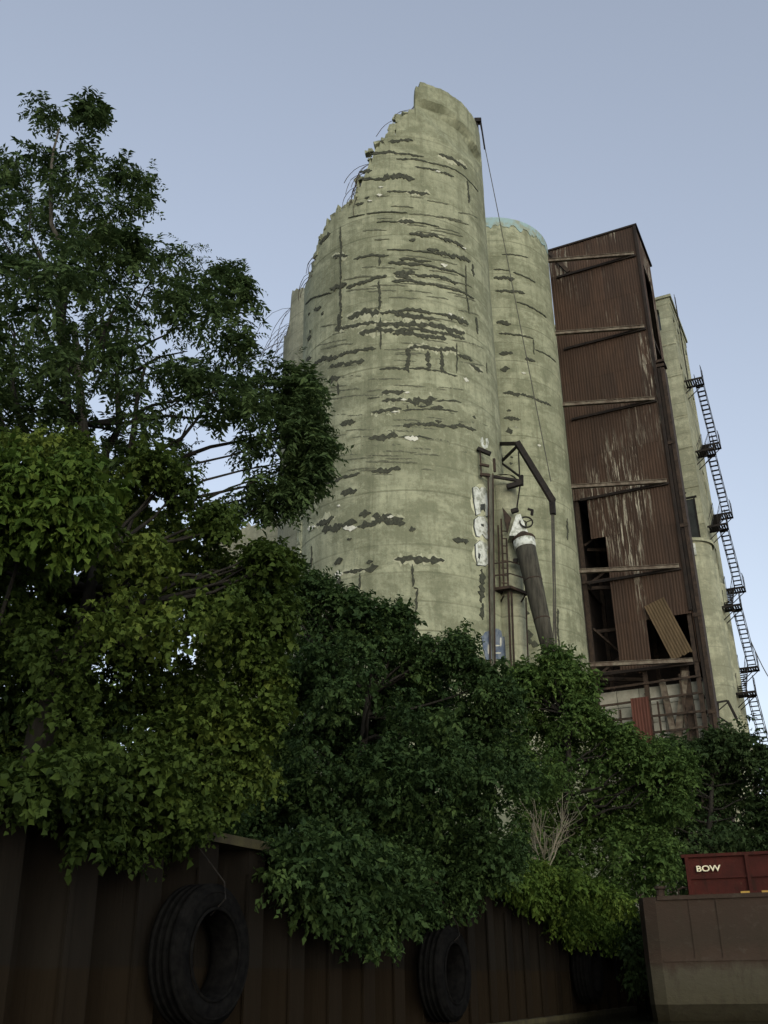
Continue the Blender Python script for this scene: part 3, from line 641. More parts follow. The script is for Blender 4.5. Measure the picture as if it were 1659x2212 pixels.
# ------------------------------------------------------------ concrete headhouse tower with lower bins
TC = np.array([21.41, 62.43, 0]); TH = 46.77; TW, TD = 9.0, 6.55
def TP(a_, b, z): return TC+AX*a_+BX*b+UP*z
tw = thing('headhouse', TP(-TW/2, TD/2, GZ), 'square pale concrete headhouse with window openings behind the rusty tower', 'building')
wins_r = [(b, z) for z in (44.3, 40.2) for b in (.8, 2.5, 4.2, 5.7)]+[(b, z) for z in (33, 27, 21.5) for b in (4.0,)]
def wall_with_holes(name, O, X, wd, z0, z1_, nrm, holes, th, mat, parent):
    xs = sorted({0, wd, *[h[0] for h in holes], *[h[1] for h in holes]}); zs = sorted({z0, z1_, *[h[2] for h in holes], *[h[3] for h in holes]})
    b_ = MB()
    for i in range(len(xs)-1):
        for j in range(len(zs)-1):
            cx, cz = (xs[i]+xs[i+1])/2, (zs[j]+zs[j+1])/2
            if any(h[0] < cx < h[1] and h[2] < cz < h[3] for h in holes): continue
            P = lambda x, z, d: O+X*x+UP*z-nrm*d
            b_.add([P(xs[i], zs[j], 0), P(xs[i+1], zs[j], 0), P(xs[i+1], zs[j+1], 0), P(xs[i], zs[j+1], 0)], [(0, 1, 2, 3)])
    for h in holes:
        P = lambda x, z, d: O+X*x+UP*z-nrm*d
        for (x0, za), (x1, zb) in (((h[0], h[2]), (h[1], h[2])), ((h[1], h[2]), (h[1], h[3])), ((h[1], h[3]), (h[0], h[3])), ((h[0], h[3]), (h[0], h[2]))):
            b_.add([P(x0, za, 0), P(x1, zb, 0), P(x1, zb, th), P(x0, za, th)], [(0, 1, 2, 3)])
    return b_.build(name, mat, parent)
hr = [(b-.45, b+.45, z-1.1, z+1.1) for b, z in wins_r]
wall_with_holes('right_wall', TP(0, 0, 0), BX, TD, GZ-.2, TH, AX, hr, .45, 'concrete_far', tw)
hf = [(TW-1.55, TW-.87, 44.15, 46.0), (TW-4, TW-3, 42.2, 45)]
wall_with_holes('front_wall', TP(-TW, 0, 0), AX, TW, GZ-.2, TH, -BX, hf, .45, 'concrete_far', tw)
MB().box(TP(-TW, TD/2, (TH+GZ)/2), TD-.02, .1, TH-GZ, BX, AX, UP).build('left_wall', 'concrete_far', tw)
MB().box(TP(-TW/2, TD, (TH+GZ)/2), TW-.02, .1, TH-GZ, AX, BX, UP).build('rear_wall', 'concrete_far', tw)
MB().box(TP(-TW/2, TD/2, TH-.25), TW+.06, TD+.06, .5, AX, BX, UP).build('roof', 'concrete_far', tw)
MB().box(TP(-TW/2, TD/2, TH+.13), TW+.3, TD+.3, .22, AX, BX, UP).build('cornice', 'concrete_far', tw)
for b, z in wins_r:
    f = MB().box(TP(-.42, b, z), .05, .9, 2.2, AX, BX, UP).build('window', 'glass', tw)
    q = MB(); q.box(TP(-.36, b, z), .05, .05, 2.2, AX, BX, UP); q.box(TP(-.36, b, z), .05, .9, .05, AX, BX, UP); q.build('window_frame', 'steel', f)
for x0, x1, za, zb in hf: MB().box(TP(-TW+(x0+x1)/2, .42, (za+zb)/2), x1-x0, .05, zb-za, AX, BX, UP).build('window', 'glass', tw)
for z in np.arange(8, 45, 2.9): MB().box(TP(-1.2, -.012, z+random.uniform(-.3, .3)), 2.4, .05, .06, AX, BX, UP).build('pour_line', 'concrete_far', tw)
# lower round bins in front of the headhouse
binh = PPL(1530, 1165, TP(0, -1.2, 0), BX)[2]
bn = thing('round_bin', TP(-2.4, -1.1, GZ), 'lower rounded concrete bin with painted white letter below its rim', 'silo', 'lower bins at the headhouse')
CB = TP(-1.25, -.35, 0)[:2]; RB = 1.5
silo_wall('wall', CB, RB, GZ-.3, lambda a: binh, 'concrete_far', bn, 48, 40, .2, seed=8)
MB().lathe([(RB+.14, -.16), (RB+.14, .06), (RB-.3, .06)], (CB[0], CB[1], binh), 40).build('rim_ledge', 'concrete_far', bn)
bn2 = thing('round_bin', TP(.3, 3.6, GZ), 'slim rounded concrete bin beneath the iron fire escape', 'silo', 'lower bins at the headhouse')
silo_wall('wall', TP(-.95, 3.6, 0)[:2], 1.25, GZ-.3, lambda a: binh-1.6, 'concrete_far', bn2, 40, 30, .2, seed=3)
bn3 = thing('round_bin', TP(0, 1.4, GZ), 'narrow rounded concrete rib between the two lower bins', 'silo', 'lower bins at the headhouse')
silo_wall('wall', TP(-.55, 1.5, 0)[:2], .75, GZ-.3, lambda a: binh-.8, 'concrete_far', bn3, 32, 20, .2, seed=6)
ap = np.array([CB[0], CB[1], 0]); cd = -ap/np.linalg.norm(ap)
lx = np.array([-cd[1], cd[0], 0]); lc = ap+cd*(RB+.03)+UP*(binh-.75)+lx*.15
b_ = MB(); b_.box(lc-lx*.24, .13, .06, .8, lx, cd, UP); b_.box(lc+lx*.24, .13, .06, .8, lx, cd, UP); b_.box(lc, .37, .06, .14, lx, cd, UP); b_.build('letter', 'graf_white', bn)
# open iron frame standing on the bin
fr = thing('window_bay', np.append(CB, binh+.06), 'dark open iron bay standing on the lower bin rim', 'frame')
b_ = MB()
tp0 = TP(-.95, -.6, binh+.06)
MB().box(tp0+UP*1.55-BX*.3, 1.2, .08, 3.1, AX, BX, UP).build('dark_opening', 'glass', fr)  # dark sheet stands in for the shade inside the open bay
for k in (-.62, 0, .62): MB().bar(tp0+AX*k-BX*.38, tp0+AX*k-BX*.38+UP*3.2, .09).build('mullion', 'steel', fr)
MB().bar(tp0-AX*.7-BX*.4+UP*3.2, tp0+AX*.8-BX*.4+UP*3.2, .12).build('head_bar', 'steel', fr)
MB().bar(tp0-AX*.66-BX*.36+UP*.05, tp0-AX*.66-BX*.36+UP*3.9, .2, .2).build('white_jamb', 'white', fr)
MB().bar(tp0-AX*.9-BX*.7+UP*4.6, tp0-BX*.2+AX*.1+UP*3.6, .16).build('outrigger', 'steel', fr)

# ------------------------------------------------------------ fire escape on the headhouse
fe = thing('fire_escape', TP(.7, 3, GZ), 'dark iron fire escape zigzagging down the headhouse side', 'fire escape')
FE0, RUN, DROP, LW = 1.7, 4.0, 2.86, .52
tread = MB().box((0, 0, 0), .20, LW, .03).mesh('tread')
def flight(bs, be, zs, ze, oa):
    n = 13
    for k in range(n):
        f = (k+.5)/n; place_sheet(tread, TP(oa, bs+(be-bs)*f, zs+(ze-zs)*f), BX, -AX, 'steel', fe, 0, 'tread')
    for s in (-1, 1):
        MB().bar(TP(oa+s*LW/2, bs, zs), TP(oa+s*LW/2, be, ze), .035, .16).build('stringer', 'steel', fe)
        q = MB(); q.tube([TP(oa+s*LW/2, bs, zs+.95), TP(oa+s*LW/2, be, ze+.95)], .022, 5)
        for k in range(5): f = k/4; p = TP(oa+s*LW/2, bs+(be-bs)*f, zs+(ze-zs)*f); q.bar(p, p+UP*.95, .025)
        q.build('handrail', 'steel', fe)
def landing(b, z, out=1.25):
    q = MB()
    for k in range(8): q.box(TP(.08+out*(k+.5)/8, b, z), .11, 1.0, .03, AX, BX, UP)
    q.box(TP(.04+out/2, b-.5, z-.04), out, .05, .14, AX, BX, UP); q.box(TP(.04+out/2, b+.5, z-.04), out, .05, .14, AX, BX, UP); q.box(TP(.04+out, b, z-.04), .05, 1.0, .14, AX, BX, UP)
    q.build('landing', 'steel', fe)
    q = MB()
    for bb in (b-.5, b, b+.5): q.bar(TP(.04+out, bb, z), TP(.04+out, bb, z+1.0), .03)
    for hh in (.5, 1.0): q.bar(TP(.04+out, b-.5, z+hh), TP(.04+out, b+.5, z+hh), .028)
    q.build('guard_rail', 'steel', fe)
    for bb in (b-.45, b+.45): MB().bar(TP(.03, bb, z-1.0), TP(out*.95, bb, z-.1), .05).build('bracket', 'steel', fe)
z = PPL(1497, 800, TP(.6, 0, 0), AX)[2]; z = 39.9
landing(FE0-.5, z)
for k in range(6):
    if z-2*DROP < 3: break
    flight(FE0, FE0+RUN, z, z-DROP, .95); landing(FE0+RUN+.5, z-DROP)
    flight(FE0+RUN, FE0, z-DROP, z-2*DROP, .38); landing(FE0-.5, z-2*DROP); z -= 2*DROP
q = MB()
for s in (-.2, .2): q.bar(TP(.3, FE0-.6+s, 39.9), TP(.3, FE0-.6+s, TH+.8), .035)
for k in range(22): q.bar(TP(.3, FE0-.8, 40.2+k*.32), TP(.3, FE0-.4, 40.2+k*.32), .025)
q.build('roof_ladder', 'steel', fe)
q = MB(); ca = PD(1622, 1385, 64); cb = PD(1700, 1475, 60)
q.tube([ca+(cb-ca)*f-UP*1.2*math.sin(math.pi*f) for f in np.linspace(0, 1, 12)], .028, 5)
tag(q.build('slack_cable', 'rope'), 'thin slack cable sagging away from the fire escape', 'cable')

# small jib beside the casing foot
sj = thing('wall_jib', TP(-1.1, -2.6, 9), 'small dark triangular iron jib bracketed to the lower bin', 'jib')
def z4p(x, y, yy): return PY(*z4(x, y), yy)
YJ = 58.2
MB().bar(z4p(1385, 1222, YJ), z4p(1440, 1212, YJ), .10).build('arm', 'steel', sj)
MB().bar(z4p(1440, 1212, YJ), z4p(1492, 1315, YJ), .12).build('boom', 'steel', sj)
MB().bar(z4p(1392, 1265, YJ), z4p(1438, 1225, YJ), .07).build('brace', 'steel', sj)
MB().bar(z4p(1395, 1300, YJ), z4p(1455, 1340, YJ), .07).build('brace', 'steel', sj)
MB().bar(z4p(1410, 1342, YJ), z4p(1462, 1335, YJ), .12).build('foot', 'steel', sj)
MB().bar(z4p(1388, 1215, YJ+.05), z4p(1396, 1350, YJ+.05), .08).build('mast', 'steel', sj)

# ------------------------------------------------------------ loading gear between the silos
YG = 40.1
def g2(x, y, yy=YG): return PY(*z2(x, y), yy)
# slim round bin on the flank
tb = g2(1300, 690, 41.0); tz = tb[2]
sb = thing('slim_bin', (tb[0], tb[1], GZ), 'slim concrete stack with graffiti between the two tall silos', 'bin')
CS = (tb[0], tb[1]); RS = .62
silo_wall('wall', CS, RS, GZ-.2, lambda a: tz-.0+.05*nz(a*8), 'concrete_far', sb, 40, 30, .12, seed=4)
MB().lathe([(RS+.03, .02), (RS*.6, .16), (.02, .22)], (CS[0], CS[1], tz), 32).build('cap', 'concrete_far', sb)
blob([z2(x, y) for x, y in [(1262, 985), (1275, 985), (1278, 1200), (1268, 1210)]], CS, RS, 'graf_white', sb, 'graffiti_letter', .02)
for k in range(7): blob([z2(x, y) for x, y in ell(1270, 1005+k*28, 4, 6, 7)], CS, RS, 'graf_dark', sb, 'graffiti_mark', .03)
# derrick
dk = thing('derrick', (CS[0], CS[1]-RS, GZ), 'dark steel derrick with long sloping boom beside the slim stack', 'derrick')
def bar2(nm, x0, y0, x1, y1, w, mt='steel', ya=YG, yb=None, p=None): return MB().bar(g2(x0, y0, ya), g2(x1, y1, yb or ya), w).build(nm, mt, p or dk)
bar2('top_arm', 1272, 490, 1392, 488, .16, ya=42.0, yb=YG)
bar2('boom', 1382, 482, 1578, 802, .24)
MB().bar(g2(1392, 505)-UP*.05, g2(1565, 800)-UP*.05, .10).build('boom_rail', 'rusty', dk)
bar2('gusset', 1280, 500, 1300, 580, .14, ya=42); bar2('brace', 1298, 585, 1385, 500, .10, ya=42, yb=YG)
bar2('hanger', 1390, 530, 1397, 690, .05); bar2('strut', 1295, 590, 1400, 668, .08, ya=42, yb=YG)
bar2('lower_arm', 1180, 655, 1400, 690, .11, ya=39.9, yb=YG); bar2('foot_beam', 1328, 722, 1408, 700, .20); bar2('tie', 1408, 660, 1408, 715, .12)
bar2('hanger', 1400, 705, 1382, 830, .05); bar2('foot_beam', 1352, 855, 1388, 845, .18)
bar2('sheave_block', 1572, 800, 1576, 870, .22)
for dx, xx in ((0, 1578), (7, 1590), (-5, 1600)):
    MB().tube([g2(1574+dx, 860), g2(1580+dx, 1150), g2(xx+dx, 1720)], .028, 5).build('hoist_rope', 'rope', dk)
# slender frame mast on the left
ms = thing('hoist_mast', (g2(1200, 1200, 39.5)[0], 39.5, GZ), 'tall dark hoist mast with pulley frame against the broken silo', 'mast')
for x0, x1, ya_, yb_ in ((1182, 1190, 520, 670), (1226, 1240, 650, 1900), (1252, 1266, 650, 1900)): bar2('rail', x0, ya_, x1, yb_, .05, 'rusty', 39.5, None, ms)
bar2('head_beam', 1168, 515, 1240, 545, .16, 'steel', 39.5, None, ms); bar2('cross_piece', 1180, 600, 1232, 610, .10, 'rusty', 39.5, None, ms)
MB().box(g2(1208, 570, 41.3), .40, .12, .9).build('pulley_box', 'rusty', ms); bar2('cross_piece', 1182, 655, 1236, 660, .12, 'rusty', 39.5, None, ms)
MB().bar(g2(1239, 660, 39.7), g2(1253, 1900, 39.7), .22, .06).build('back_board', 'grey_board', ms)
bar2('rail', 1258, 570, 1262, 640, .10, 'rusty', 39.5, None, ms)
# ladder cage and platform
lp = thing('ladder_platform', (g2(1340, 1290)[0], YG, GZ), 'rusty ladder cage with slatted platform hung below the derrick', 'platform')
for x0, y0, x1 in ((1250, 960, 1262), (1280, 930, 1290), (1296, 895, 1312), (1325, 1000, 1335)): bar2('cage_bar', x0, y0, x1, 1285, .06, 'rusty', None or YG, None, lp)
bar2('cage_bar', 1415, 1090, 1430, 1290, .05, 'rusty', YG, None, lp)
for y in range(960, 1280, 40): bar2('rung', 1298, y, 1330, y+2, .04, 'rusty', YG, None, lp)
for y in (1135, 1200): bar2('hoop', 1185, y+10, 1345, y-10, .05, 'rusty', YG, None, lp); bar2('hoop', 1345, y-10, 1440, y+20, .05, 'rusty', YG, YG-.6, lp)
za_ = g2(1260, 1275)[2]
P0 = g2(1255, 1275); P1 = PZ(*z2(1345, 1262), za_); P2 = PZ(*z2(1440, 1300), za_); P3 = P0+P2-P1
for k, (p, q) in enumerate(((P0, P1), (P1, P2), (P2, P3), (P3, P0))): MB().bar(p, q, .09, .12).build('edge_beam', 'rusty', lp)
for f in np.linspace(.1, .9, 9): MB().bar(P0+(P3-P0)*f+UP*.03, P1+(P2-P1)*f+UP*.03, .06, .04).build('slat', 'rusty', lp)
bar2('knee_brace', 1310, 1310, 1255, 1420, .05, 'rusty', YG, 41.6, lp); bar2('knee_brace', 1425, 1310, 1360, 1420, .05, 'rusty', YG, 41.6, lp)
for x in (1335, 1352): bar2('leg', x, 1290, x+22, 1900, .07, 'rusty', YG, None, lp)
bar2('leg', 1430, 1320, 1450, 1900, .05, 'rusty', YG, None, lp)
# painted pipe
pp = thing('painted_pipe', (g2(1385, 1600, 41)[0], 41, GZ), 'upright pipe painted with white and teal graffiti under the platform', 'pipe')
pa, pb = g2(1372, 1310, 41), g2(1408, 1900, 41); pb = np.array([pa[0], 41, GZ])
MB().tube([pa, pb], .17, 12).build('pipe', 'graf_teal', pp, True)
for k in range(16):
    c = pa+(pb-pa)*(k+.5)/22; q = MB(); q.lathe([(.176, 0), (.178, .05), (.178, .15), (.176, .2)], c, 12); q.build('painted_band', random.choice(['graf_white', 'graf_white', 'graf_dark', 'graf_teal']), pp, True)
MB().lathe([(.17, 0), (.24, .02), (.24, .12), (.17, .14)], pa, 14).build('flange', 'rusty', pp)
# slanting loading spout
YS = 39.9
sp = thing('loading_spout', (g2(1500, 1500, YS)[0], YS, GZ), 'long slanting weathered loading spout with white collar and hand wheel', 'spout')
q0, q1 = g2(1425, 1040, YS), g2(1575, 1700, YS-.6); ax = (q1-q0)/np.linalg.norm(q1-q0); Ls = np.linalg.norm(q1-q0)
MB().tube([q0+ax*.1, q0+ax*1.0, q0+ax*Ls*.6, q1], [.43, .41, .34, .25], 18).build('tube', 'timber', sp, True)
MB().lathe([(.43, -.26), (.465, -.24), (.46, .10), (.43, .14)], q0, 20, ax).build('collar', 'graf_white', sp, True)
MB().lathe([(.47, -.38), (.51, -.30), (.47, -.24)], q0, 20, ax).build('ring', 'rusty', sp, True)
MB().lathe([(.43, -.34), (.34, -.48), (.2, -.62)], q0, 16, ax).build('neck', 'rusty', sp, True)
for f in (.3, .62): MB().lathe([(.41-.17*f, -.04), (.45-.17*f, -.03), (.45-.17*f, .03), (.41-.17*f, .04)], q0+ax*Ls*f, 18, ax).build('band', 'rusty', sp, True)
hd = [g2(1340, 985, YS-.15), g2(1378, 872, YS-.15), g2(1400, 868, YS-.15), g2(1450, 985, YS-.15)]
b_ = MB(); dd = np.array([0, .7, 0]); b_.add([p for p in hd]+[p+dd for p in hd], [(0, 1, 2, 3), (7, 6, 5, 4), (0, 4, 5, 1), (1, 5, 6, 2), (2, 6, 7, 3), (3, 7, 4, 0)]); b_.build('head_box', 'graf_white', sp)
b_ = MB(); tr = [g2(1303, 832, YS+.2), g2(1352, 890, YS+.2), g2(1330, 975, YS+.2)]; dd = np.array([0, .06, 0])
b_.add(tr+[p+dd for p in tr], [(0, 1, 2), (5, 4, 3), (0, 3, 4, 1), (1, 4, 5, 2), (2, 5, 3, 0)]); b_.build('side_plate', 'rusty', sp)
wc = g2(1432, 912, YS-.15); wr = .27
ang = np.linspace(0, 2*math.pi, 25)
hw_ = MB().tube([wc+wr*np.array([math.cos(t), .25*math.sin(t), math.sin(t)]) for t in ang], .035, 6, False).build('hand_wheel', 'steel', sp)
for t in (.4, .4+math.pi*2/3, .4+math.pi*4/3): MB().bar(wc, wc+wr*np.array([math.cos(t), .25*math.sin(t), math.sin(t)]), .035).build('spoke', 'steel', hw_)
MB().bar(wc, wc+np.array([0, .6, -.1]), .06).build('wheel_axle', 'steel', sp)
bar2('outlet_pipe', 1465, 845, 1462, 875, .10, 'steel', YS+.3, None, sp); bar2('outlet_pipe', 1440, 840, 1468, 850, .08, 'steel', YS+.3, None, sp)
bar2('clamp', 1362, 1122, 1385, 1120, .16, 'steel', YS+.1, None, sp)
# pulley post and long rope from the silo rim to the boom
tr_ = thing('rim_pulley', PD(1033, 330, D1*.993), 'black pulley post at the broken silo rim with rope down to boom', 'pulley')
YP = D1*.99
MB().bar(PY(1030, 258, YP), PY(1046, 470, YP), .10).build('post', 'steel', tr_)
MB().box(PY(1032, 262, YP), .38, .3, .26).build('pulley_block', 'steel', tr_)
MB().tube([PY(1036, 262, YP), PY(1080, 480, 42.4), PY(1190, 1040, YG)], .022, 5).build('rope', 'rope', tr_)
MB().tube([PY(1038, 262, YP), PY(1047, 322, YP-.3)], .05, 5).build('tackle', 'steel', tr_)

# ------------------------------------------------------------ barge with red container
bc = PZ(1376, 1939, 2.6); be_ = PZ(1659, 1929, 2.6); ba = be_-bc; ba[2] = 0; ba /= np.linalg.norm(ba); bb_ = np.array([-ba[1], ba[0], 0])
bg_ = thing('barge', bc*np.array([1, 1, 0])+ba*5, 'rust and mud stained steel barge bow moored at the wall', 'barge')
def BP(x, y, z): return bc*np.array([1, 1, 0])+ba*x+bb_*y+UP*z
BWD, BLN = 10., 45.
# hull with raked bow, left corner slightly rounded
prof = [(.0, 2.6), (.0, 1.2), (.25, .35), (1.4, -.6)]
vs = []; xs = [0, .12, .4, BWD-.4, BWD-.12, BWD]; ys = [.4, .1, 0, 0, .1, .4]
for (yo, z) in prof:
    vs += [BP(x, y+yo, z) for x, y in zip(xs, ys)]+[BP(BWD, BLN, z), BP(0, BLN, z)]
n = 8; fs = []
for k in range(len(prof)-1):
    for i in range(n): fs.append((k*n+i, (k+1)*n+i, (k+1)*n+(i+1) % n, k*n+(i+1) % n))
fs.append(tuple(range(n)))
b_ = MB(); b_.add(vs, fs); b_.build('hull', 'hull', bg_)
for x in (1.15, 1.75, 4.3, 7.2): MB().box(BP(x, -.008, 1.9), .035, .03, 1.28, ba, bb_, UP).build('weld_seam', 'hull', bg_)
MB().box(BP(BWD/2, -.02, 2.57), BWD-.9, .06, .09, ba, bb_, UP).build('rub_rail', 'hull', bg_)
MB().box(BP(BWD/2, -.014, 1.25), BWD-.9, .03, .05, ba, bb_, UP).build('knuckle', 'hull', bg_)
MB().lathe([(.10, 0), (.10, .22), (.14, .24), (.14, .30), (0, .30)], BP(.5, 1.0, 2.6), 12).build('bollard', 'rusty', bg_)
q = MB()
cc = BP(1.05, .5, 2.6); q.tube([cc+ba*(-.12), cc+ba*(-.12)+UP*.18, cc+ba*.02+UP*.22, cc+ba*.12+UP*.2], .02, 6); q.build('handle_loop', 'rusty', bg_)
co = PPL(1487, 1924, BP(0, .35, 0), bb_); cx0 = (co-BP(0, .35, co[2]))@ba
ct = PPL(1478, 1850, BP(0, .35, 0), bb_); CHT = ct[2]-2.6
rc = thing('red_container', BP(cx0+1.5, 1.2, 2.6), 'red painted steel box lettered BOW standing on the barge deck', 'container')
CL = 4.0
MB().box(BP(cx0+CL/2, .35+.8, 2.62+CHT/2), CL, 1.6, CHT-.04, ba, bb_, UP).build('body', 'red', rc)
MB().box(BP(cx0+CL/2-.02, .35+.8, 2.6+CHT), CL+.1, 1.75, .07, ba, bb_, UP).build('top_rim', 'red', rc)
MB().box(BP(cx0+CL/2, .325, 2.6+CHT*.45), CL, .05, .05, ba, bb_, UP).build('mid_rail', 'red', rc)
MB().box(BP(cx0+CL/2, .318, 2.64), CL, .06, .07, ba, bb_, UP).build('bottom_rail', 'red', rc)
sc_px = PPL(1617, 1885, BP(0, .35, 0), bb_); rx = (sc_px-BP(0, .35, sc_px[2]))@ba
for x in (cx0+.05, rx, rx+1.3): MB().box(BP(x, .31, 2.61+CHT/2), .08, .08, CHT-.06, ba, bb_, UP).build('rib', 'red', rc)
for x in (rx-.14, rx+.32): MB().box(BP(x, .27, 2.65), .2, .05, .05, ba, bb_, UP).build('lashing_tab', 'yellow', rc)
tl = PPL(1505, 1884, BP(0, .31, 0), bb_); trr = PPL(1556, 1868, BP(0, .31, 0), bb_)
fc = bpy.data.curves.new('lettering', 'FONT'); fc.body = 'BOW'; fc.size = 1; fc.extrude = .02; fc.offset = .0; fc.bevel_depth = .035; fc.bevel_resolution = 0
fo = bpy.data.objects.new('tmp_text', fc); COL.objects.link(fo); bpy.context.view_layer.update()
tm = bpy.data.meshes.new_from_object(fo.evaluated_get(bpy.context.evaluated_depsgraph_get())); bpy.data.objects.remove(fo)
co_ = np.array([v.co[:] for v in tm.vertices]); mn, mx = co_.min(0), co_.max(0)
wd = (trr-tl)@ba; ht = trr[2]-tl[2]; bx0 = (tl-BP(0, 0, tl[2]))@ba
for v in tm.vertices:
    fx = (v.co.x-mn[0])/(mx[0]-mn[0])*wd; fz = (v.co.y-mn[1])/(mx[1]-mn[1])*ht
    v.co = Vector(BP(bx0+fx, .34-(v.co.z-mn[2])*.6, tl[2]+fz))
tm.materials.clear(); tm.materials.append(M['cream']); tm.name = 'lettering'
obj('lettering', tm, 'cream', rc)

# ------------------------------------------------------------ trees
def in_poly(P, x, y):
    x = np.asarray(x); y = np.asarray(y); ins = np.zeros(x.shape, bool); n = len(P)
    for i in range(n):
        x0, y0 = P[i]; x1, y1 = P[(i+1) % n]
        c = ((y0 > y) != (y1 > y)) & (x < (x1-x0)*(y-y0)/((y1-y0) or 1e-9)+x0); ins ^= c
    return ins
def edge_dist(P, x, y):
    d = np.full(np.shape(x), 1e9); n = len(P)
    for i in range(n):
        a_ = np.array(P[i], float); b = np.array(P[(i+1) % n], float); ab = b-a_
        t = np.clip(((x-a_[0])*ab[0]+(y-a_[1])*ab[1])/(ab@ab), 0, 1); d = np.minimum(d, np.hypot(x-a_[0]-t*ab[0], y-a_[1]-t*ab[1]))
    return d
def scatter_poly(P, n, D0, depth, inner=0.):
    """points through a rounded volume of silhouette P standing at distance D0"""
    xs = [p[0] for p in P]; ys = [p[1] for p in P]; out = []
    while len(out) < n:
        u = rng.uniform(min(xs), max(xs), 4000); v = rng.uniform(min(ys), max(ys), 4000); ok = in_poly(P, u, v); u, v = u[ok], v[ok]
        ed = edge_dist(P, u, v)
        for i in range(len(u)):
            if ed[i] < inner: continue
            r = ed[i]/FP*D0*1.15; t = min(depth, r*1.1+.25)
            s = rng.uniform(-1, 1); s = np.sign(s)*abs(s)**.6
            out.append(PD(u[i], v[i], D0+t*s))
            if len(out) >= n: break
    return np.array(out)
def scatter_wall(P, n, o0, o1):
    """points hanging just in front of the wall face inside outline P"""
    xs = [p[0] for p in P]; ys = [p[1] for p in P]; out = []
    while len(out) < n:
        u = rng.uniform(min(xs), max(xs)); v = rng.uniform(min(ys), max(ys))
        if in_poly(P, np.array([u]), np.array([v]))[0]: out.append(PPL(u, v, W0+AX*rng.uniform(o0, o1), AX))
    return np.array(out)
def voids(C, n, r0, r1, front=None):
    """open hollows in a crown so that the light reaches in unevenly"""
    keep = np.ones(len(C), bool); DD = np.hypot(C[:, 0], C[:, 1]); cand = np.arange(len(C)) if front is None else np.where(DD < front)[0]
    idx = rng.choice(cand, min(n, len(cand)), replace=False)
    for i in idx:
        c = C[i]; r = rng.uniform(r0, r1); d = (C-c)/np.array([r*1.25, r*1.25, r*.8]); k_ = (d**2).sum(1) > 1
        keep &= k_ if front is None else (k_ | (DD > front+.25))
    return C[keep]
def sprays(P, n, D0, l0, l1):
    """boughs that reach past the outline"""
    cx = np.mean([p[0] for p in P]); cy = np.mean([p[1] for p in P]); out = []
    for _ in range(n):
        i = rng.integers(len(P)); f = rng.uniform(); a_ = np.array(P[i], float); b = np.array(P[(i+1) % len(P)], float); p = a_+(b-a_)*f
        t = (b-a_)/(np.linalg.norm(b-a_)+1e-6); nrm = np.array([t[1], -t[0]]); nrm = nrm if nrm@(p-np.array([cx, cy])) > 0 else -nrm
        L = rng.uniform(l0, l1); d = nrm+rng.normal(size=2)*.45
        for k in range(4): q = p+d*L*(k/3-.25); out.append(PD(q[0], q[1], D0+rng.uniform(-.5, .5)))
    return np.array(out)
def core(P, n, D0, depth):
    cx = np.mean([p[0] for p in P]); cy = np.mean([p[1] for p in P]); Q = [(cx+(x-cx)*.9, cy+(y-cy)*.9) for x, y in P]; C = scatter_poly(Q, n, D0+depth*.5, depth*.5, 14); return C
def shoots(L_, D0):
    out = []
    for u, v in L_:
        dx = rng.uniform(-10, 10)
        for k in range(7): out.append(PD(u+dx*k/6+rng.uniform(-5, 5), v+k*11, D0+rng.uniform(-.3, .3)))
    return np.array(out)
def unit(a): return a/(np.linalg.norm(a, axis=1, keepdims=True)+1e-9)
def leaf_mesh(name, base, d, nrm, L, W, tint, mat, fold=.25, parent=None):
    n = len(base); d = unit(d); s = unit(np.cross(d, nrm)); nn = np.cross(s, d); L = L[:, None]; W = W[:, None]
    V = np.empty((n, 4, 3)); V[:, 0] = base; V[:, 1] = base+d*L*.42+s*W*.5+nn*W*fold; V[:, 2] = base+d*L-nn*W*.15; V[:, 3] = base+d*L*.42-s*W*.5+nn*W*fold
    me = bpy.data.meshes.new(name); me.vertices.add(4*n); me.vertices.foreach_set('co', V.reshape(-1).astype('f4'))
    me.loops.add(4*n); me.loops.foreach_set('vertex_index', np.arange(4*n, dtype='i4')); me.polygons.add(n)
    me.polygons.foreach_set('loop_start', np.arange(0, 4*n, 4, dtype='i4')); me.polygons.foreach_set('loop_total', np.full(n, 4, 'i4'))
    at = me.attributes.new('tint', 'FLOAT', 'POINT'); at.data.foreach_set('value', np.repeat(np.clip(tint, 0, 1), 4).astype('f4'))
    me.update(); o = obj(name, me, mat, parent); o['kind'] = 'stuff'; return o
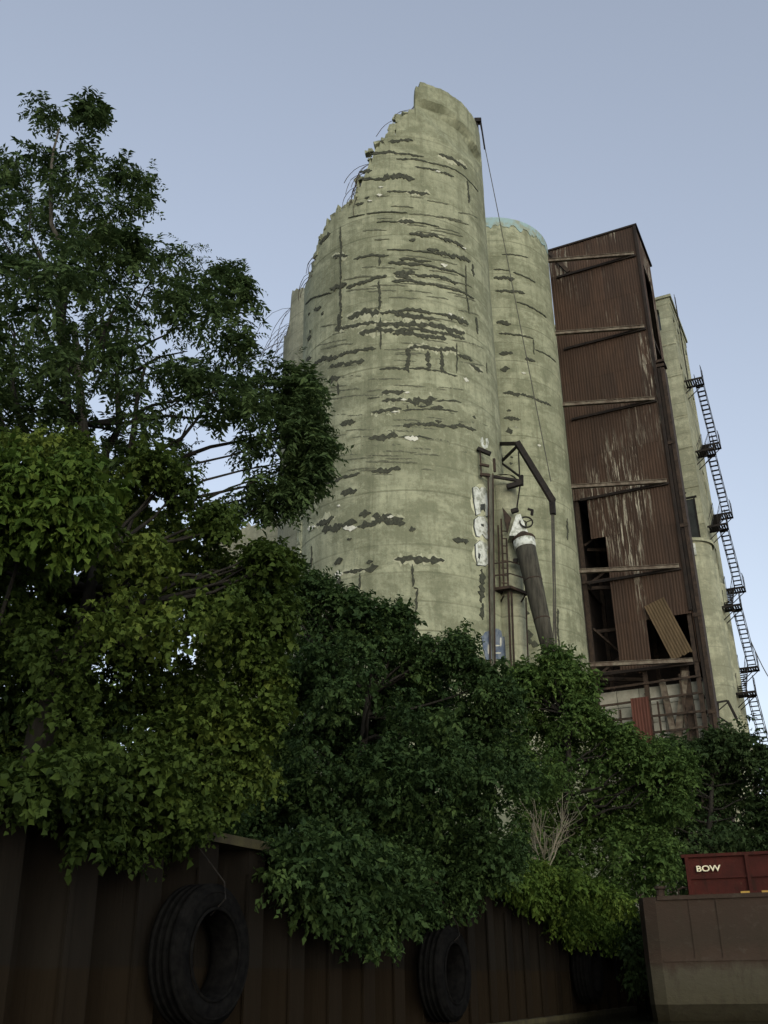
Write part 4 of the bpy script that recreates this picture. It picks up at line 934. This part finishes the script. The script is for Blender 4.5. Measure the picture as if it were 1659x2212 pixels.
def twig_leaves(centres, crad, twigs, per, tl, size, asp=.7, droop=.35, tintf=None, pin=False, flat=.75):
    """clumps -> twigs -> leaves (pinnate rows when pin)"""
    nC = len(centres); N = nC*twigs
    off = unit(rng.normal(size=(N, 3)))*(rng.uniform(.25, 1, (N, 1))**.6); off[:, 2] *= flat
    cid = np.repeat(np.arange(nC), twigs); p0 = centres[cid]+off*crad[cid][:, None]
    td = unit(off+rng.normal(size=(N, 3))*.55+np.array([0, 0, -droop*.6+.15])); tln = tl*rng.uniform(.6, 1.3, N)
    M_ = N*per; tid = np.repeat(np.arange(N), per); f = np.tile((np.arange(per)+.5)/per, N)
    base = p0[tid]+td[tid]*(f*tln[tid])[:, None]; base[:, 2] -= droop*tln[tid]*f**2*.5
    side = unit(np.cross(td, np.array([0, 0, 1.])+rng.normal(size=(N, 3))*.25))[tid]*np.where(np.arange(M_) % 2, 1, -1)[:, None]
    if pin:
        ld = side+td[tid]*.55+rng.normal(size=(M_, 3))*.22+np.array([0, 0, -.35])
    else:
        ld = side*.7+td[tid]*.5+rng.normal(size=(M_, 3))*.45+np.array([0, 0, -droop])
    nrm = np.array([0, 0, 1.])+unit(off)[tid]*.7+rng.normal(size=(M_, 3))*.45
    L = size*rng.uniform(.65, 1.2, M_)*rng.uniform(.65, 1.3, nC)[cid][tid]; ct = rng.uniform(0, 1, nC); tt = .45*ct[cid][tid]+.25*rng.uniform(0, 1, N)[tid]+.3*rng.uniform(0, 1, M_)
    if tintf is not None: tt = tt*.75+tintf(base)*.5
    return base, ld, nrm, L, L*asp*rng.uniform(.8, 1.2, M_), tt
def limb(b_, p, q, r0, r1, sag=0., wig=.06, n=6):
    p = np.array(p, float); q = np.array(q, float); L = np.linalg.norm(q-p); pts = []
    for i in range(n+1):
        f = i/n; x = p+(q-p)*f+UP*sag*L*math.sin(math.pi*f)
        if 0 < i < n: x = x+rng.normal(size=3)*wig*L*.35
        pts.append(x)
    b_.tube(pts, list(np.linspace(r0, r1, n+1)), 6); return pts
def tree(name, label, trunk, tr_r, leafs, mat, bark='bark_dark', cat='tree', centres=None, nlimb=30, limbs_px=(), group=None, crown='crown'):
    e = thing(name, trunk[0], label, cat, group)
    b_ = MB(); b_.tube(trunk, list(np.linspace(tr_r, tr_r*.25, len(trunk))), 9); b_.build('trunk', bark, e, True)
    if centres is not None and nlimb:
        b_ = MB(); T = [np.array(t, float) for t in trunk]; okc = np.where(centres[:, 2] > T[1][2]+.8)[0]; idx = rng.choice(okc, min(nlimb, len(okc)), replace=False)
        for i in idx:
            c = centres[i]; best = None
            for k in range(len(T)-1):
                for f in (0, .25, .5, .75):
                    p = T[k]+(T[k+1]-T[k])*f; dz = c[2]-p[2]; hd_ = math.hypot(*(c-p)[:2])
                    s = np.linalg.norm(c-p)+ (3 if dz < hd_*.25 else 0)+(30 if k == 0 else 0)
                    if best is None or s < best[0]: best = (s, p)
            limb(b_, best[1], c, min(tr_r*.2, .05), .008, -.03)
        for pl, ra in limbs_px[3:]: b_.tube(pl, list(np.linspace(ra, ra*.3, len(pl))), 7)
        b_.build('limbs', 'bark_dark', e, True)['kind'] = 'stuff'
        b_ = MB()
        for pl, ra in limbs_px[:3]: b_.tube(pl, list(np.linspace(ra, ra*.3, len(pl))), 7)
        if limbs_px: b_.build('leader_stem', bark, e, True)
    elif limbs_px:
        b_ = MB()
        for pl, ra in limbs_px: b_.tube(pl, list(np.linspace(ra, ra*.3, len(pl))), 7)
        b_.build('limbs', bark, e, True)['kind'] = 'stuff'
    leaf_mesh(crown, *leafs, mat, parent=e)
    return e
def base_at(u, v, D): p = PD(u, v, D); return np.array([p[0], p[1], GZ])

# tall locust behind
DL = 21.5
PT = [(60, 235), (100, 215), (140, 208), (190, 180), (208, 200), (205, 260), (200, 330), (255, 345), (300, 360), (328, 405), (318, 450), (285, 485), (300, 510), (360, 495), (420, 510), (480, 545), (520, 570), (545, 620), (560, 680), (545, 720), (610, 765), (660, 790), (690, 840), (700, 880), (690, 920), (728, 960), (715, 1010), (690, 1050), (655, 1080), (640, 1110), (560, 1120), (470, 1135), (430, 1095), (450, 1060), (540, 1020), (480, 985), (400, 1015), (300, 1040), (100, 1010), (-260, 1010), (-300, 600), (-120, 420), (0, 345), (10, 320), (30, 280), (15, 250)]
cT = np.vstack([voids(scatter_poly(PT, 480, DL, 3.4, 26), 34, .35, .8), sprays([((x-150)*.93+150, (y-700)*.95+700) for x, y in PT[:30]], 20, DL, 10, 30)])
PB = [(555, 770), (640, 785), (690, 840), (702, 930), (728, 962), (705, 1035), (655, 1085), (560, 1112), (480, 1122), (465, 1085), (560, 1045), (640, 990), (600, 900), (540, 850)]
cT = np.vstack([cT, scatter_poly(PB, 75, DL, .9, 8)])
gapx = lambda c: True
uv = []
for c in cT:
    q = c-EYE; w_ = q@_F; uv.append((829.5+FP*(q@_R)/w_, 1106-FP*(q@_U)/w_))
uv = np.array(uv); gaps = [(95, 300, 34, 34), (440, 945, 90, 32), (330, 945, 36, 30), (60, 745, 30, 22), (240, 900, 60, 26), (500, 1000, 70, 24), (330, 690, 32, 18), (620, 850, 26, 22), (30, 480, 30, 16), (520, 800, 30, 18), (480, 1075, 40, 16), (180, 880, 60, 20)]
keep = np.ones(len(cT), bool)
for gx, gy, ra, rb in gaps: keep &= ((uv[:, 0]-gx)/ra)**2+((uv[:, 1]-gy)/rb)**2 > 1
cT = cT[keep]
rT = rng.uniform(.20, .60, len(cT)); edT = edge_dist(PT, uv[keep][:, 0], uv[keep][:, 1]); rT *= np.clip(.4+edT/80, .5, 1)
lf = twig_leaves(cT, rT, 12, 12, .38, .18, .38, .8, pin=True)
def Zp(pts, D): return [PD(*z5(x, y), D) for x, y in pts]
lp_ = [(Zp([(300, 1080), (302, 900), (246, 780), (240, 560), (258, 420), (285, 320)], DL), .075), (Zp([(302, 930), (420, 850), (540, 760)], DL), .045), (Zp([(300, 1060), (230, 990), (170, 880)], DL), .04),
       (Zp([(610, 2080), (612, 1960), (640, 1780), (660, 1600), (700, 1450)], DL), .11), (Zp([(612, 1990), (720, 1890), (870, 1810), (960, 1700), (1040, 1560)], DL), .07), (Zp([(700, 2060), (800, 1970), (900, 1890), (1010, 1850), (1190, 1815), (1350, 1760)], DL), .075), (Zp([(740, 1990), (810, 1890), (860, 1830), (900, 1740)], DL), .05),
       (Zp([(500, 2100), (505, 1880), (570, 1760), (560, 1500), (620, 1250)], DL+.5), .12), (Zp([(130, 1900), (90, 1700), (60, 1560), (70, 1300)], DL), .10), (Zp([(300, 1080), (290, 1250), (330, 1700), (420, 2200)], DL), .16),
       (Zp([(660, 1480), (760, 1420), (900, 1390)], DL), .045), (Zp([(800, 2120), (1000, 2080), (1180, 2040), (1300, 1960)], DL), .05), (Zp([(900, 2260), (1050, 2230), (1220, 2170), (1300, 2100)], DL), .045), (Zp([(230, 2000), (330, 1740), (420, 1650)], DL), .05)]
tree('locust_tree', 'tall feathery tree with drooping narrow leaves rising highest above the maple', [base_at(150, 1500, DL), base_at(170, 1500, DL)+UP*5, PD(200, 1150, DL), PD(160, 700, DL)], .30, lf, 'leaf_locust', 'bark', centres=cT, nlimb=26, limbs_px=lp_)

# big maple leaning over the wall
DM = 14.2
PM = [(-280, 1010), (-50, 985), (60, 960), (130, 975), (230, 990), (330, 1010), (385, 1060), (430, 1110), (490, 1140), (560, 1190), (600, 1230), (595, 1330), (585, 1400), (560, 1440), (590, 1500), (560, 1560), (500, 1620), (480, 1680), (440, 1730), (400, 1780), (330, 1800), (290, 1830), (200, 1850), (160, 1790), (60, 1720), (-60, 1730), (-260, 1700)]
cM = np.vstack([voids(scatter_poly(PM, 600, DM, 2.0, 26), 46, .28, .62, DM+.3), scatter_poly([(-200, 1080), (60, 1030), (330, 1080), (520, 1220), (530, 1400), (500, 1560), (420, 1680), (60, 1700), (-200, 1690)], 300, DM+1.7, .7)])
cM = np.vstack([cM, sprays(PM[1:24], 50, DM, 6, 26), scatter_wall([(-40, 1690), (60, 1640), (560, 1600), (600, 1680), (480, 1760), (430, 1800), (330, 1810), (290, 1850), (200, 1850), (150, 1790), (60, 1720)], 70, .15, .8)])
# hanging sprays
def crown_light_tint(b):
    return np.clip((b[:, 2]-3)/6, 0, 1)*.4+.35*np.sin(b[:, 0]*1.3+b[:, 2]*.9+.6)  # lighter leaves higher up paint light on the crown; sine adds colour patches
lf = twig_leaves(cM, np.where(np.arange(len(cM)) > len(cM)-270, rng.uniform(.14, .30, len(cM)), rng.uniform(.2, .42, len(cM))), 20, 8, .20, .094, .80, .5, crown_light_tint)
tree('maple_tree', 'broad dense maple leaning over the mossy capped sheet pile wall', [base_at(60, 1700, DM+.3), base_at(90, 1700, DM+.3)+UP*2.5, PD(170, 1400, DM+.2), PD(220, 1150, DM)], .24, lf, 'leaf_maple', centres=cM, nlimb=70)
# climbing creeper on its crown
PV = [(-60, 960), (0, 950), (60, 965), (140, 985), (225, 1010), (230, 1060), (200, 1110), (215, 1150), (160, 1180), (60, 1150), (-60, 1140)]
cV = scatter_poly(PV, 70, DM-1.9, .5, 4)
lf = twig_leaves(cV, rng.uniform(.2, .36, len(cV)), 16, 7, .2, .145, .55, .8)
tree('creeper', 'bright green creeper with large drooping leaves draped over the maple crown', [base_at(-20, 1700, DM-.5), PD(-20, 1400, DM-.9), PD(60, 1150, DM-1.8), PD(90, 1060, DM-1.8)], .04, lf, 'leaf_vine', cat='vine', crown='foliage')

# dark shrub tree in the middle
DS = 21.0
PS = [(620, 1245), (660, 1240), (690, 1270), (745, 1300), (790, 1330), (850, 1330), (905, 1400), (955, 1415), (985, 1395), (1010, 1440), (1050, 1490), (1095, 1530), (1125, 1570), (1130, 1640), (1110, 1720), (1120, 1800), (1090, 1860), (1000, 1900), (970, 1960), (900, 1995), (840, 2040), (760, 2060), (700, 2000), (630, 1960), (600, 1900), (620, 1830), (540, 1790), (480, 1780), (500, 1640), (560, 1500), (590, 1400), (560, 1300)]
cS = np.vstack([voids(scatter_poly(PS, 760, DS, 2.2, 20), 44, .3, .75, DS+.2), scatter_poly([(640, 1300), (780, 1370), (900, 1440), (1060, 1460), (1090, 1560), (1070, 1850), (900, 1900), (560, 1780), (600, 1450)], 220, DS+2.4, .7)])
cS = np.vstack([cS, sprays(PS, 50, DS, 6, 26), shoots([(985, 1368), (1008, 1392), (640, 1240), (668, 1236), (705, 1268), (745, 1298), (790, 1326), (850, 1328), (905, 1395), (1060, 1440), (1090, 1475)], DS), scatter_wall([(600, 1830), (640, 1955), (700, 1995), (760, 2062), (840, 2040), (880, 1995), (915, 1950), (930, 1885), (880, 1840), (700, 1790)], 100, .15, .9)])
lf = twig_leaves(cS, np.where(np.arange(len(cS)) > len(cS)-387, rng.uniform(.16, .34, len(cS)), rng.uniform(.24, .5, len(cS))), 17, 9, .26, .115, .60, .45)
tree('mulberry_tree', 'dark dense small tree spilling over the wall below the broken silo', [base_at(760, 1900, DS+1.2), base_at(765, 1900, DS+1.2)+UP*2, PD(780, 1650, DS), PD(800, 1450, DS)], .2, lf, 'leaf_mid', centres=cS, nlimb=60)

# green tree in front of the second silo
DR = 32.5
PR = [(1080, 1530), (1105, 1490), (1135, 1480), (1160, 1470), (1185, 1430), (1210, 1440), (1235, 1460), (1255, 1490), (1250, 1520), (1285, 1570), (1335, 1595), (1365, 1625), (1420, 1640), (1470, 1640), (1478, 1690), (1450, 1760), (1430, 1830), (1410, 1900), (1330, 1925), (1240, 1900), (1150, 1890), (1100, 1850), (1120, 1760), (1100, 1640), (1080, 1560)]
cR = np.vstack([voids(scatter_poly(PR, 520, DR, 2.6, 14), 30, .45, 1.0, DR+.2), sprays(PR[:20], 50, DR, 8, 26), shoots([(1105, 1450), (1130, 1432), (1152, 1440), (1188, 1402), (1212, 1415), (1240, 1436), (1262, 1462), (1300, 1540), (1345, 1570), (1400, 1606), (1460, 1630)], DR)])
lf = twig_leaves(cR, np.where(np.arange(len(cR)) > len(cR)-277, rng.uniform(.12, .32, len(cR)), rng.uniform(.3, .6, len(cR))), 18, 8, .36, .15, .55, .45)
tree('ash_tree', 'fresh green tree in front of the loading spout and second silo', [base_at(1225, 1900, DR+.8), base_at(1228, 1900, DR+.8)+UP*2.5, PD(1230, 1650, DR), PD(1220, 1500, DR)], .2, lf, 'leaf_right', centres=cR, nlimb=60)
# darker tree beyond, by the container
DF = 44.0
PF = [(1400, 1680), (1420, 1630), (1470, 1615), (1500, 1630), (1540, 1630), (1580, 1595), (1620, 1620), (1680, 1660), (1720, 1760), (1700, 1880), (1600, 1920), (1440, 1930), (1400, 1850), (1380, 1760)]
cF = np.vstack([voids(scatter_poly(PF, 340, DF, 2.6, 10), 20, .6, 1.1, DF+.2), sprays(PF[:9], 30, DF, 8, 24)])
lf = twig_leaves(cF, rng.uniform(.42, .8, len(cF)), 17, 8, .42, .19, .55, .45)
tree('elm_tree', 'dusky green tree behind the red container at the foot of the casing', [base_at(1530, 1900, DF+.8), base_at(1532, 1900, DF+.8)+UP*2.5, PD(1535, 1750, DF), PD(1540, 1650, DF)], .2, lf, 'leaf_far', centres=cF, nlimb=40)
# bright vines over the wall top
PVN = [(1050, 1890), (1110, 1870), (1170, 1880), (1240, 1905), (1300, 1920), (1345, 1950), (1370, 1985), (1345, 2000), (1330, 2035), (1290, 2030), (1260, 2040), (1215, 2010), (1190, 1985), (1120, 1930)]
cVN = np.vstack([scatter_wall(PVN, 190, .05, .6), sprays(PVN[:6], 14, 26.5, 6, 16)])
lf = twig_leaves(cVN, rng.uniform(.16, .32, len(cVN)), 16, 7, .24, .13, .6, .8)
tree('wall_vine', 'yellow green vine hanging over the sheet pile top near the barge', [wl(20, -.6)+UP*GZ, wl(20.3, -.3)+UP*(GZ+.3), wl(20.6, .1)+UP*(GZ+.2)], .03, lf, 'leaf_vine', cat='vine', crown='foliage')
PV2 = [(1340, 1950), (1375, 1960), (1395, 2000), (1400, 2060), (1390, 2120), (1370, 2140), (1355, 2080), (1345, 2020)]
cV2 = scatter_poly(PV2, 34, 30.0, .3, 3)
lf = twig_leaves(cV2, rng.uniform(.14, .26, len(cV2)), 14, 7, .24, .12, .55, .9)
tree('wall_vine', 'dim trailing vine hanging down beside the barge corner', [wl(25, -.6)+UP*GZ, wl(25, -.2)+UP*(GZ+.3), wl(25, .2)+UP*(GZ+.1)], .03, lf, 'leaf_far', cat='vine', crown='foliage')
# low brush along the top of the bank
cU = np.array([wl(rng.uniform(-2, 29), rng.uniform(-4.5, -1.0))+UP*(GZ+rng.uniform(.1, 1.0)**1.3*2.0) for _ in range(300)])
uo = leaf_mesh('undergrowth', *twig_leaves(cU, rng.uniform(.25, .5, len(cU)), 14, 7, .26, .12, .6, .4), 'leaf_mid'); tag(uo, 'dark low brush filling the bank between the tree trunks', None)
# dry bush
db = thing('dry_bush', base_at(1178, 1890, 27.6), 'leafless pale dry bush standing on the wall top above vines', 'bush')
p0 = PD(1178, 1895, 27.4)
for k in range(7):
    q_ = PD(1178+rng.uniform(-45, 65), rng.uniform(1755, 1810), 27.4+rng.uniform(-.8, .8)); b_ = MB(); pts = limb(b_, p0, q_, .022, .006, .04, .05)
    for j in range(9):
        s = pts[rng.integers(2, 6)]; b_.tube([s, s+(q_-p0)*rng.uniform(.15, .35)+rng.normal(size=3)*.16, s+(q_-p0)*rng.uniform(.3, .45)+rng.normal(size=3)*.26], [.009, .006, .003], 4)
    b_.build('stem', 'twig', db)
